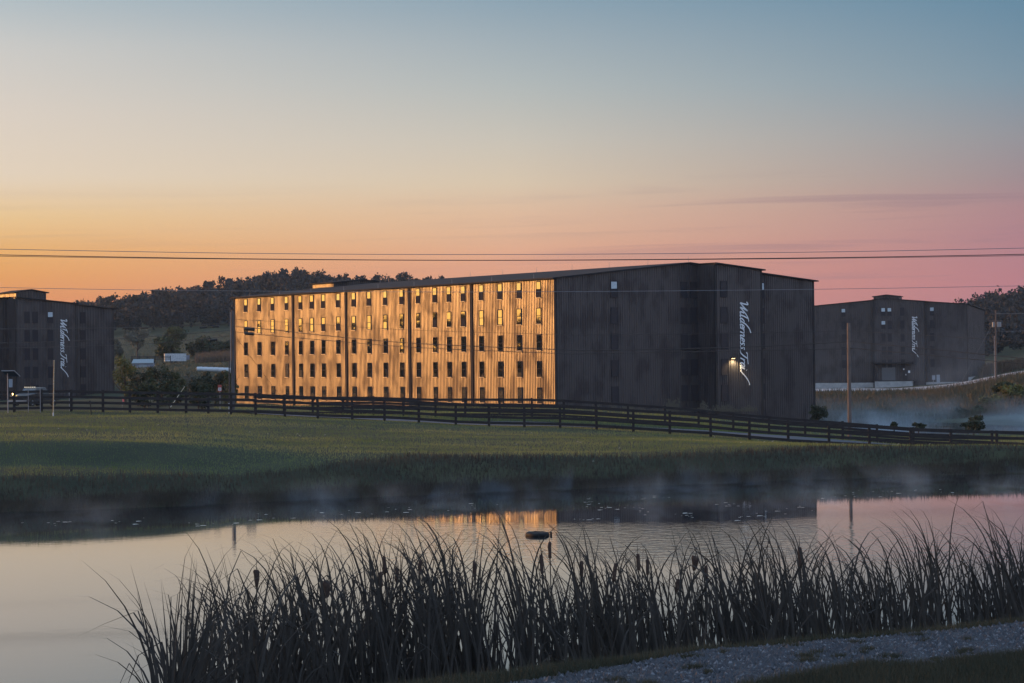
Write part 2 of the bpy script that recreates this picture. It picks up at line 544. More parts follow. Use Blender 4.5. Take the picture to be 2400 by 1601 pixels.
def gz(x, y):
    """ground height at world x, y (arrays or scalars)"""
    x, y = np.asarray(x, float), np.asarray(y, float)
    u = np.clip(x / y, US[0], US[-1] - 1e-6)
    d = np.clip(y, ROWS[0], ROWS[-1] - 1e-3)
    i = np.clip(np.searchsorted(ROWS, d, 'right') - 1, 0, len(ROWS) - 2)
    j = np.clip(np.searchsorted(US, u, 'right') - 1, 0, len(US) - 2)
    a = (d - ROWS[i]) / (ROWS[i + 1] - ROWS[i])
    b = (u - US[j]) / (US[j + 1] - US[j])
    return (ZG[i, j] * (1 - a) * (1 - b) + ZG[i + 1, j] * a * (1 - b) + ZG[i, j + 1] * (1 - a) * b + ZG[i + 1, j + 1] * a * b)


def gpt(px, d):
    x = (px - CX) / F * d
    return Vector((x, d, float(gz(x, d))))


nr, nc = ZG.shape
tv = np.stack([XG, YG, ZG], -1).reshape(-1, 3)
ii, jj = np.meshgrid(np.arange(nr - 1), np.arange(nc - 1), indexing='ij')
q = np.stack([ii * nc + jj, ii * nc + jj + 1, (ii + 1) * nc + jj + 1, (ii + 1) * nc + jj], -1).reshape(-1, 4)
me = bpy.data.meshes.new('ground')
me.from_pydata(tv.tolist(), [], q.tolist())
me.polygons.foreach_set('use_smooth', [True] * len(me.polygons))
me.materials.append(MT['grass'])
ground = link(bpy.data.objects.new('ground', me))
tag(ground, 'dark green grassy ground with banks around the pond', 'ground', kind='structure')


# ------------------------------------------------------------------ water
def water_material():
    m = mat('pond_water', (.010, .014, .018), .03, spec=.5, ior=1.34)
    nt = m.node_tree
    b = nt.nodes['Principled BSDF']
    b.inputs['IOR'].default_value = 1.36
    b.inputs['Specular Tint'].default_value = (1, .81, .73, 1)
    t = nt.nodes.new('ShaderNodeTexCoord')
    mp = nt.nodes.new('ShaderNodeMapping')
    mp.inputs['Scale'].default_value = (.55, 1.0, 1)
    nt.links.new(t.outputs['Object'], mp.inputs[0])
    n1 = nt.nodes.new('ShaderNodeTexNoise')
    n1.inputs['Scale'].default_value = 3.2
    n1.inputs['Detail'].default_value = 3
    nt.links.new(mp.outputs[0], n1.inputs['Vector'])
    n2 = nt.nodes.new('ShaderNodeTexNoise')           # patches where a breath of wind touches the water
    n2.inputs['Scale'].default_value = .05
    n2.inputs['Detail'].default_value = 3
    nt.links.new(mp.outputs[0], n2.inputs['Vector'])
    sp_ = nt.nodes.new('ShaderNodeSeparateXYZ')
    nt.links.new(t.outputs['Object'], sp_.inputs[0])

    def mr(sock, a, b, c=0.0, d=1.0):
        k = nt.nodes.new('ShaderNodeMapRange')
        k.interpolation_type = 'SMOOTHSTEP'
        for q_, v_ in zip((1, 2, 3, 4), (a, b, c, d)):
            k.inputs[q_].default_value = v_
        nt.links.new(sock, k.inputs[0])
        return k.outputs[0]

    def mm(op, a, b):
        k = nt.nodes.new('ShaderNodeMath')
        k.operation = op
        for q_, v_ in enumerate((a, b)):
            if isinstance(v_, (int, float)):
                k.inputs[q_].default_value = v_
            else:
                nt.links.new(v_, k.inputs[q_])
        return k.outputs[0]
    # a light air crosses the middle of the pond in one lane
    yy = mm('ADD', sp_.outputs[1], mm('MULTIPLY', n2.outputs[0], 8.0))
    lane = mm('MULTIPLY', mr(yy, 58, 63), mm('SUBTRACT', 1.0, mr(yy, 71, 78)))
    lane = mm('MULTIPLY', lane, mr(sp_.outputs[0], -10, 5, .06, 1.0))
    strength = mm('ADD', .006, mm('MULTIPLY', lane, .085))
    bp = nt.nodes.new('ShaderNodeBump')
    bp.inputs['Distance'].default_value = .08
    nt.links.new(strength, bp.inputs['Strength'])
    nt.links.new(n1.outputs[0], bp.inputs['Height'])
    nt.links.new(bp.outputs[0], b.inputs['Normal'])
    return m


MT['water'] = water_material()


def water(name, pts, z, label):
    """pts: list of (px, near d, far d)"""
    mb = MB()
    for px, a, b in pts:
        u = (px - CX) / F
        mb.v += [(u * a, a, z), (u * b, b, z)]
    mb.f = [(2 * i, 2 * i + 2, 2 * i + 3, 2 * i + 1) for i in range(len(pts) - 1)]
    return tag(mb.build(name, MT['water']), label, 'water', kind='structure')


water('pond', [(-6800, 14, 80), (-4200, 14, 86), (-700, 15, 85.5), (100, 15.5, 86), (400, 18, 87), (550, 22, 88.5), (690, 24, 90), (850, 25, 91), (950, 25, 91.5), (1300, 26, 93),
               (1620, 26, 95.5), (1907, 26.5, 98), (2100, 27, 99.5), (2250, 27, 100), (2400, 28, 100.4), (3100, 29, 105), (5200, 30, 107)], 0,
      'still pond reflecting the sunset sky in front of the lawn')
water('lower_pond', [(1880, 255, 345), (2100, 255, 345), (2400, 255, 335), (2700, 255, 325), (3100, 255, 300)], -4.05, 'misty lower pond beyond the road on the right')

# ------------------------------------------------------------------ road between the fences
mb = MB()
prev = None
rp = np.arange(-700, 3101, 25.0)
for px in rp:
    dn = np.interp(px, [-700, 550, 1300, 1620, 1907, 2250, 3100], [146, 145, 139.5, 138, 136.5, 135.5, 136])
    wv = .25 * math.sin(px / 60)
    for d in (dn + wv, dn + 2, dn + 4, dn + 6 + wv):
        p = gpt(px, d)
        mb.v.append((p.x, p.y, p.z + .05))
n = len(rp)
for i in range(n - 1):
    for k in range(3):
        mb.f.append((i * 4 + k, i * 4 + 4 + k, i * 4 + 5 + k, i * 4 + 1 + k))
tag(mb.build('road', MT['asphalt']), 'narrow grey lane running between the two board fences', 'road', kind='structure')

# pale service road below the right-hand warehouse
mb = MB()
rp = np.arange(1860, 2520, 15.0)
for px in rp:
    for d in (466, 472, 486, 500):
        dd = d - (px - 1900) * .02
        p = gpt(px, dd)
        mb.v.append((p.x, p.y, p.z + .16))
for i in range(len(rp) - 1):
    for k in range(3):
        mb.f.append((i * 4 + k, i * 4 + 4 + k, i * 4 + 5 + k, i * 4 + 1 + k))
tag(mb.build('service_road', MT['concrete']), 'pale service road in front of the distant right warehouse', 'road', kind='structure')

# gravel path on the near bank
edge_far = [(800, 11.7), (1200, 12.75), (1300, 12.95), (1430, 13.3), (1640, 14.0), (1700, 14.25), (1850, 14.35), (2012, 14.75), (2176, 15.15), (2400, 15.6), (3100, 16.3)]
edge_near = [(800, 10.6), (1200, 11.2), (1760, 12.35), (1953, 12.85), (2027, 13.0), (2176, 12.9), (2221, 13.1), (2400, 13.45), (3100, 14.2)]


def path_d(px, t):
    a = np.interp(px, *zip(*edge_near))
    b = np.interp(px, *zip(*edge_far))
    return a + (b - a) * t


mb = MB()
rp = np.arange(800, 3101, 20.0)
for px in rp:
    j = .05 * math.sin(px / 23) + .04 * math.sin(px / 9.1)
    for k in range(7):
        d = path_d(px, k / 6) + j * (1 if k == 6 else -1 if k == 0 else 0)
        p = gpt(px, d)
        mb.v.append((p.x, p.y, p.z + .012 + .012 * math.sin(px / 31 + k)))
for i in range(len(rp) - 1):
    for k in range(6):
        mb.f.append((i * 7 + k, i * 7 + 7 + k, i * 7 + 8 + k, i * 7 + 1 + k))
tag(mb.build('gravel_path', MT['gravel']), 'blue grey gravel path along the near bank', 'path', kind='structure')

# loose stones on the path
N = 26000
px = RNG.uniform(1000, 2600, N)
t = RNG.uniform(-.02, 1.0, N)
d = path_d(px, t)
x = (px - CX) / F * d
z = gz(x, d) + .016
s = RNG.gamma(3.0, .0022, N) + .004
s[:500] = RNG.uniform(.010, .018, 500)
ang = RNG.uniform(0, 6.28, N)
base = np.array([[1, 0, 0], [0, 1, 0], [-1, 0, 0], [0, -1, 0], [0, 0, .9]])
V = np.empty((N, 5, 3))
jit = RNG.uniform(.7, 1.3, (N, 5, 3))
B = base[None] * jit
B[:, 4, :2] += RNG.uniform(-.5, .5, (N, 2))
V[..., 0] = (B[..., 0] * np.cos(ang)[:, None] - B[..., 1] * np.sin(ang)[:, None]) * s[:, None] + x[:, None]
V[..., 1] = (B[..., 0] * np.sin(ang)[:, None] + B[..., 1] * np.cos(ang)[:, None]) * s[:, None] + d[:, None]
V[..., 2] = B[..., 2] * s[:, None] * 1.1 + z[:, None]
T = V[:, [[0, 1, 4], [1, 2, 4], [2, 3, 4], [3, 0, 4]], :].reshape(-1, 3, 3)
tag(link(bpy.data.objects.new('loose_gravel', array_mesh('loose_gravel', T, MT['stone']))), 'loose grey stones scattered over the gravel path', 'gravel', kind='stuff')


# ------------------------------------------------------------------ grass blades
def blades(name, px, d, h, w, m, label, lean=.35, zoff=0):
    n = len(px)
    x = (px - CX) / F * d
    z = gz(x, d) + zoff
    a = RNG.uniform(0, 6.28, n)
    P = np.empty((n, 3, 3))
    dx, dy = np.cos(a) * w / 2, np.sin(a) * w / 2
    P[:, 0] = np.stack([x - dx, d - dy, z - .02], -1)
    P[:, 1] = np.stack([x + dx, d + dy, z - .02], -1)
    la = RNG.uniform(0, 6.28, n)
    lv = RNG.uniform(0, lean, n) * h
    P[:, 2] = np.stack([x + np.cos(la) * lv, d + np.sin(la) * lv, z + h], -1)
    return tag(link(bpy.data.objects.new(name, array_mesh(name, P, m))), label, 'grass', kind='stuff')


N = 190000
px = RNG.uniform(-250, 2650, N)
shore = np.interp(px, [-700, 100, 550, 950, 1300, 1620, 1907, 2100, 2400, 3100], [79, 80, 83.2, 87, 90, 92.5, 95, 96.5, 98.5, 102])
d = shore + .15 + RNG.uniform(0, 1, N) ** 1.25 * (151 - shore)
road_n = np.interp(px, [-700, 550, 1300, 1620, 1907, 2250, 3100], [146, 145, 139.5, 138, 136.5, 135.5, 136])
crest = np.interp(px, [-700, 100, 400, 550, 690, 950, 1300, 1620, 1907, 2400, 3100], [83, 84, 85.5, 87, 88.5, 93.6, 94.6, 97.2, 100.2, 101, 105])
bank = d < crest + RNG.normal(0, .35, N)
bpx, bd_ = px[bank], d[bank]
keep = ((d < road_n) | (d > road_n + 6.2)) & ~bank
px, d = px[keep], d[keep]
n = len(px)
hgt = RNG.uniform(.035, .10, n) * np.where(RNG.uniform(0, 1, n) < .2, 1.5, 1.0)
hgt *= .85 + .45 * wob((px - CX) / F * d, d, 2.3) * wob((px - CX) / F * d + 9, d, 5.1)
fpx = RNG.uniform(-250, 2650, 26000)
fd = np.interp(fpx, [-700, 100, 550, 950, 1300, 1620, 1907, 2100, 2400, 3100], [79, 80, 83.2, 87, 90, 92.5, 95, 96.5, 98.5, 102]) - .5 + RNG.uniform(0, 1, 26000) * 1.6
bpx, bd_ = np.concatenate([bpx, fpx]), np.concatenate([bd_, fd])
blades('bank_weeds', bpx, bd_, RNG.uniform(.08, .28, len(bpx)), RNG.uniform(.02, .045, len(bpx)), MT['bankblade_shade'], 'unmown weeds on the far bank down to the water, shade painted into their colour')
blades('lawn_grass', px, d, hgt, RNG.uniform(.016, .035, n), MT['blade'], 'short mown grass covering the lawn beyond the pond')
# pale leaves blown onto the lawn and bank
N = 46
lpx, ld_ = RNG.uniform(50, 2380, N), RNG.uniform(93, 128, N)
lx_ = (lpx - CX) / F * ld_
lz_ = gz(lx_, ld_) + .07
P = np.stack([np.stack([lx_ + a * .05, ld_ + b * .05, lz_ + c0 * .05], -1) for a, b, c0 in ((-1, 0, 0), (0, -.4, .7), (1, .1, .3), (.1, .6, .9))], 1)
tag(link(bpy.data.objects.new('fallen_leaves', array_mesh('fallen_leaves', P, mat('dry_leaf', (.55, .50, .40), .6)))), 'few pale fallen leaves scattered on the lawn', 'leaves', kind='stuff')
# the verge and yard beyond the lane
N = 60000
px = RNG.uniform(500, 2650, N)
d = 147 + RNG.uniform(0, 1, N) ** 1.6 * 110
blades('yard_grass', px, d, RNG.uniform(.08, .25, N), RNG.uniform(.03, .06, N), MT['blade'], 'rough grass of the yard between the far fence and the warehouse')
# near bank
N = 120000
px = RNG.uniform(500, 2700, N)
e = np.interp(px, [550, 950, 1300, 1620, 1907, 2100, 2400, 3100], [12.3, 12.9, 13.5, 14.2, 14.8, 15.2, 15.85, 16.5])
pf = path_d(px, 1.0)
d = pf - .12 * RNG.uniform(0, 1, N) ** 2 + RNG.uniform(0, 1, N) * (e - pf + 1.4)
blades('bank_grass', px, d, RNG.uniform(.02, .07, N) * (1 + .6 * (RNG.uniform(0, 1, N) < .06)), RNG.uniform(.004, .009, N), MT['nblade'],
       'short dark grass along the top of the near bank', lean=.8)
N = 70000
px = 1700 + RNG.uniform(0, 1, N) ** .8 * 1000
d = path_d(px, 0.0) + .10 * RNG.uniform(0, 1, N) ** 2 - RNG.uniform(0, 1, N) ** 1.3 * 1.6
blades('verge_grass', px, d, RNG.uniform(.03, .09, N), RNG.uniform(.004, .009, N), MT['nblade'], 'dark grass on the camera side of the gravel path', lean=.8)
# tufts growing in the gravel
tx, td = [], []
for i in range(46):
    c0 = random.uniform(1150, 2420)
    t0 = random.random() ** 1.1 if c0 > 1700 else random.uniform(.05, .95)
    wpx = random.uniform(8, 30)
    k = int(wpx * 16)
    tx.append(c0 + RNG.normal(0, wpx * .5, k))
    td.append(path_d(c0, t0) + RNG.normal(0, .035, k))
tx, td = np.concatenate(tx), np.concatenate(td)
blades('gravel_tufts', tx, td, RNG.uniform(.012, .04, len(tx)), RNG.uniform(.004, .009, len(tx)), MT['nblade'], 'low tufts of dark grass growing through the gravel path', lean=1.2, zoff=.012)


# ------------------------------------------------------------------ foliage
def crown(n, lobes, size, seed, flat=.0, hollow=.45):
    """leaf clumps spread through several lobes: (n, 4, 3) quads"""
    r = np.random.default_rng(seed)
    L = np.array(lobes, float)                               # x y z rx ry rz
    vol = (L[:, 3] * L[:, 4] * L[:, 5]) ** .75
    k = r.choice(len(L), n, p=vol / vol.sum())
    v = r.normal(size=(n, 3))
    v /= np.linalg.norm(v, axis=1)[:, None]
    rad = (hollow ** 3 + r.uniform(0, 1, n) * (1 - hollow ** 3)) ** (1 / 3)
    rad *= 1 + .12 * r.normal(size=n)
    c = L[k, :3] + v * rad[:, None] * L[k, 3:]
    a = r.normal(size=(n, 3))
    a /= np.linalg.norm(a, axis=1)[:, None]
    b = np.cross(a, r.normal(size=(n, 3)))
    b /= np.linalg.norm(b, axis=1)[:, None] + 1e-9
    s = size * r.uniform(.5, 1.4, n)[:, None]
    a, b = a * s, b * s * .62
    return np.stack([c - a, c + b, c + a, c - b], 1)


def lobes_tree(seed, w, h, k=9, base=.28):
    r = random.Random(seed)
    out = [(0, 0, h * .62, w * .30, w * .30, h * .30)]
    for i in range(k):
        t = 6.283 * i / k + r.uniform(-.4, .4)
        zz_ = r.uniform(base + .1, .92)
        rr = w * .34 * math.sin(math.pi * min(max((zz_ - base) / (1.05 - base), .08), .95)) ** .6
        s = r.uniform(.13, .22)
        out.append((math.cos(t) * rr, math.sin(t) * rr, h * zz_, w * s, w * s, h * s * .75))
    return out


def trunk_mb(h, r, seed, limbs=5, spread=1.0, top=.75):
    rr = random.Random(seed)
    mb = MB()
    p = [Vector((0, 0, -.3))]
    for i in range(1, 5):
        p.append(Vector((rr.uniform(-.04, .04) * h, rr.uniform(-.04, .04) * h, h * top * i / 4)))
    mb.tube(p, [r * 1.25, r, r * .8, r * .55, r * .25], 7)
    for i in range(limbs):
        b = p[1 + i % 3]
        t = rr.uniform(0, 6.28)
        l = h * rr.uniform(.22, .36) * spread
        m1 = b + Vector((math.cos(t) * l * .5, math.sin(t) * l * .5, l * .55))
        m2 = m1 + Vector((math.cos(t) * l * .35, math.sin(t) * l * .35, l * .6))
        mb.tube([b, m1, m2], [r * .5, r * .33, r * .1], 5)
    return mb


def tree(px, d, w, h, label, leaf, name='tree', n=2600, size=.35, seed=1, cat='tree', group=None, limbs=6, z=None, hollow=.45, k=9, base=.28, x=None):
    if x is None:
        p = gpt(px, d)
    else:
        p = Vector((x, d, float(gz(x, d))))
    if z is not None:
        p.z = z
    root = tag(empty(name, p, random.uniform(0, 6.28)), label, cat, group)
    trunk_mb(h, max(.05, h * .024), seed, limbs).build('trunk', MT['bark'], root)
    link(bpy.data.objects.new('crown', array_mesh('crown', crown(n, lobes_tree(seed, w, h, k, base), size, seed, hollow=hollow), leaf)), root)
    return root


# wooded hills: a mass of crowns that nobody could count
PROTO = [crown(230, lobes_tree(50 + i, 1.0, 1.25, 8, .15), .085, 80 + i, hollow=.55) for i in range(6)]


def forest(name, px0, px1, d0, d1, count, label, wmin, wmax, ok=None, sub=None):
    out, k = [], 0
    while k < count:
        px = random.uniform(px0, px1)
        d = d0 + (d1 - d0) * random.random() ** .9
        if ok and not ok(px, d):
            continue
        k += 1
        g = gpt(px, d)
        s = random.uniform(wmin, wmax)
        hs = s * random.uniform(.8, 1.2)
        P = PROTO[random.randrange(6)]
        t = random.uniform(0, 6.28)
        c_, s_ = math.cos(t), math.sin(t)
        Q = np.empty_like(P)
        Q[..., 0] = (P[..., 0] * c_ - P[..., 1] * s_) * s + g.x
        Q[..., 1] = (P[..., 0] * s_ + P[..., 1] * c_) * s + g.y
        Q[..., 2] = P[..., 2] * hs + g.z - .5
        out.append(Q)
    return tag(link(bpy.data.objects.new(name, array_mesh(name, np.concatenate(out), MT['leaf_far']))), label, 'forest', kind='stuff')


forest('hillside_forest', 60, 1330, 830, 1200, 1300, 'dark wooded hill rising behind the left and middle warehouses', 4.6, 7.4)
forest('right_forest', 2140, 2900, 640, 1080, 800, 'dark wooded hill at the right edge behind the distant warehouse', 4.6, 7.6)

# trees that stand out against the sky on the ridge
for i, (px, py) in enumerate([(281, 702), (370, 675), (488, 657), (544, 650), (602, 645), (666, 629), (699, 628), (763, 640), (806, 643), (890, 654), (951, 640), (1039, 649)]):
    d = 1110 - (i % 3) * 12
    top = at(px, py, d).z
    g = gpt(px, d).z
    h = max(top - g, 6) / .98
    tree(px, d, h * random.uniform(.5, .68), h, 'skyline tree on the wooded ridge, number %s from the left of twelve' % ('one two three four five six seven eight nine ten eleven twelve'.split()[i]),
         MT['leaf_far'], 'ridge_tree', n=420, size=.62, seed=200 + i, group='trees standing out on the ridge', limbs=3)

# ------------------------------------------------------------------ warehouses
GR = math.atan2(.5485, .836)


def ribs(mb, x0, x1, z0f, z1f, y, nx=-1, pitch=.34, depth=.05):
    """ribbed sheet in the plane y = const facing -y; z0f/z1f give bottom and top at x"""
    prof = [(0, 0), (.13, 0), (.155, 1), (.215, 1), (.24, 0)]
    xs = []
    k = 0
    n = max(1, round((x1 - x0) / pitch))
    pt = (x1 - x0) / n
    for i in range(n):
        for a, b in prof:
            xs.append((x0 + i * pt + a / .25 * pt, b))
    xs.append((x1, 0))
    base = len(mb.v)
    for x, b in xs:
        mb.v.append((x, y - b * depth, z0f(x)))
        mb.v.append((x, y - b * depth, z1f(x)))
    for i in range(len(xs) - 1):
        mb.f.append((base + 2 * i, base + 2 * i + 2, base + 2 * i + 3, base + 2 * i + 1))


def rot_face(mb, side, off):
    """turn geometry made facing -y into a wall facing -x (left), +x (right) or +y (back)"""
    if side == 'left':
        mb.v = [(off + y, x, z) for x, y, z in mb.v]
        mb.f = [q[::-1] for q in mb.f]
    elif side == 'right':
        mb.v = [(off - y, x, z) for x, y, z in mb.v]
    elif side == 'back':
        mb.v = [(x, off - y, z) for x, y, z in mb.v]
        mb.f = [q[::-1] for q in mb.f]
    return mb


WW, WH = .82, 1.57
_frame = MB()
for a in ((-WW / 2 - .03, -WW / 2 + .035, 0, WH), (WW / 2 - .035, WW / 2 + .03, 0, WH)):
    _frame.box(a[0], a[1], -.05, .02, a[2] - .05, a[3] + .05)
_frame.box(-WW / 2 + .035, WW / 2 - .035, -.05, .02, WH - .03, WH + .05)
_frame.box(-WW / 2 + .035, WW / 2 - .035, -.05, .02, -.05, .03)
_frame.box(-WW / 2 + .035, WW / 2 - .035, -.042, .02, WH / 2 - .03, WH / 2 + .03)
ME_FRAME = _frame.mesh('window', MT['frame'])
ME_PANE = MB().box(-WW / 2 + .035, WW / 2 - .035, -.030, .01, 0, WH / 2 - .062).mesh('pane', MT['glass'])
ME_SCR = MB().box(-WW / 2 + .035, WW / 2 - .035, -.030, .01, 0, WH / 2 - .062).mesh('screen', MT['screen'])
ME_BLIND = MB().box(-WW / 2 + .035, WW / 2 - .035, -.030, .01, 0, WH / 2 - .062).mesh('blind', MT['blind'])
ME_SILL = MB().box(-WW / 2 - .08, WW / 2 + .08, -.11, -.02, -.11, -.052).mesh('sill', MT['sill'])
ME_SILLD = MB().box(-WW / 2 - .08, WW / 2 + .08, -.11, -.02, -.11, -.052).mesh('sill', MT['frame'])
ME_DIM = MB().box(-WW / 2 + .035, WW / 2 - .035, -.030, .01, 0, WH / 2 - .062).mesh('pane', MT['dimglass'])


def window(parent, side, u, ztop, off=0.0, lower=None, upper=None, sill=True, tl=.006):
    """side front: u = x, off = y;  left: u = y, off = x"""
    w = link(bpy.data.objects.new('window', ME_FRAME), parent)
    if side == 'front':
        w.location = (u, off - .045, ztop - WH)
    else:
        w.location = (off - .045, u, ztop - WH)
        w.rotation_euler = (0, 0, -math.pi / 2)
    lo = link(bpy.data.objects.new('screen' if lower is ME_SCR else 'pane', lower or (ME_DIM if side == 'front' else ME_PANE)), w)
    lo.location = (0, 0, .031)
    hi = link(bpy.data.objects.new('blind' if upper is ME_BLIND else 'pane', upper or (ME_DIM if side == 'front' else ME_PANE)), w)
    hi.location = (0, 0, WH / 2 + .031)
    # old sashes never sit in one plane
    hi.rotation_euler = (random.gauss(0, tl), 0, random.gauss(0, tl))
    lo.rotation_euler = (random.gauss(0, tl), 0, random.gauss(0, tl))
    if sill:
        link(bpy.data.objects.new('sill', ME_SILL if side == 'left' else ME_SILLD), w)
    return w


# --- script lettering
def cr(pts, n=6):
    P = [Vector(p) for p in pts]
    if len(P) < 3:
        return P
    out = []
    Q = [P[0] * 2 - P[1]] + P + [P[-1] * 2 - P[-2]]
    for i in range(1, len(Q) - 2):
        for k in range(n):
            t = k / n
            a, b, c_, d_ = Q[i - 1], Q[i], Q[i + 1], Q[i + 2]
            out.append(.5 * ((2 * b) + (c_ - a) * t + (2 * a - 5 * b + 4 * c_ - d_) * t * t + (3 * b - a - 3 * c_ + d_) * t ** 3))
    out.append(P[-1])
    return out


GLY = {
    'W': (1.55, [[(-.25, 1.55), (.05, 1.85), (.2, 1.1), (.3, .1)], [(.3, .05), (.75, 1.0), (1.0, 1.75)], [(1.0, 1.75), (.92, .9), (.95, .05)],
                 [(.95, .05), (1.35, .95), (1.75, 1.6), (2.25, 1.95), (2.45, 1.95)]]),
    'i': (.45, [[(.0, .95), (-.02, .4), (.1, .03), (.35, .2)], [(.02, 1.35), (.06, 1.42)]]),
    'l': (.45, [[(.05, 1.75), (0, .8), (.08, .05), (.35, .2)]]),
    'd': (.85, [[(.5, .85), (.25, .95), (.02, .5), (.12, .05), (.38, .2), (.52, .8), (.62, 1.4), (1.0, 2.1), (1.55, 2.45)], [(.5, .6), (.5, .15), (.75, .12)]]),
    'e': (.58, [[(.02, .42), (.35, .55), (.38, .88), (.15, .92), (.0, .5), (.12, .06), (.48, .2)]]),
    'r': (.58, [[(.02, .95), (.0, .5), (-.02, 0)], [(.0, .55), (.18, .88), (.45, .9), (.48, .75)]]),
    'n': (.78, [[(.02, .95), (.0, .5), (-.02, 0)], [(.0, .55), (.22, .9), (.42, .85), (.42, .35), (.5, .05), (.7, .18)]]),
    's': (.58, [[(.42, .88), (.15, .92), (.08, .65), (.32, .4), (.28, .08), (-.05, .06)]]),
    'T': (.95, [[(-.25, 1.35), (-.05, 1.6), (.5, 1.62), (1.35, 1.75)], [(.55, 1.62), (.45, .9), (.2, .15), (-.25, -.02)]]),
    'a': (.72, [[(.45, .85), (.2, .95), (.0, .5), (.1, .05), (.35, .25), (.47, .85)], [(.48, .9), (.45, .3), (.52, .05), (.72, .2)]]),
    'L': (.6, [[(.0, .3), (.08, .02), (.3, .45), (.65, 1.2), (1.15, 1.85), (1.55, 2.05)]]),
}


def lettering(parent, x, y, ztop, length, s):
    txt = 'Wilderness TraiL'
    adv = sum(.30 if c_ == ' ' else GLY[c_][0] for c_ in txt) + .75
    kx = length / adv
    root = MB()
    cur = .25
    par = None
    for c_ in txt:
        if c_ == ' ':
            cur += .30
            continue
        w, strokes = GLY[c_]
        mb = MB()
        for st in strokes:
            pts = cr([(cur + p[0] + .28 * p[1] - .1, p[1], 0) for p in st])
            P = [Vector((p.x * kx, p.y * s, 0)) for p in pts]
            m = len(P)
            L, R_ = [], []
            for i, p in enumerate(P):
                t = (P[min(i + 1, m - 1)] - P[max(i - 1, 0)]).normalized()
                nn = Vector((-t.y, t.x, 0))
                slope = abs(t.y)
                wd = s * (.055 + .062 * slope) * (1.0 if m > 4 else 1.2)
                if c_ in 'LdW' and st is strokes[-1 if c_ != 'd' else 0] and i > m - 5:
                    wd *= 1.25
                L.append(p + nn * wd)
                R_.append(p - nn * wd)
            for dz in (0, 1):
                for a_ in L + R_:
                    mb.v.append((x + a_.y, y - .05 - .03 * dz, ztop - a_.x))
            b0 = len(mb.v) - 4 * m
            for i in range(m - 1):
                l0, r0 = b0 + i, b0 + m + i
                f0 = b0 + 2 * m + i
                g0 = b0 + 3 * m + i
                mb.f += [(f0, f0 + 1, g0 + 1, g0), (l0, l0 + 1, f0 + 1, f0), (r0, g0, g0 + 1, r0 + 1)]
        cur += w
        if par is None:
            par = mb.build('lettering', MT['white'], parent)
            par['label'] = 'white script lettering running down the wall'
        else:
            mb.build('letter', MT['white'], par)
    return par


def roof_slab(parent, prof, y0, y1, th=.14, name='roof', m=None):
    mb = MB()
    n = len(prof)
    for y in (y0, y1):
        for dz in (0, -th):
            for x, z in prof:
                mb.v.append((x, y, z + dz))
    for i in range(n - 1):
        a, b, c_, d_ = i, n + i, 2 * n + i, 3 * n + i
        mb.f += [(a, a + 1, c_ + 1, c_), (b, d_, d_ + 1, b + 1), (a, b, b + 1, a + 1), (c_, c_ + 1, d_ + 1, d_)]
    mb.f += [(0, 2 * n, 3 * n, n), (n - 1, 2 * n - 1, 4 * n - 1, 3 * n - 1)]
    r = mb.build(name, m or MT['roof'], parent)
    return r


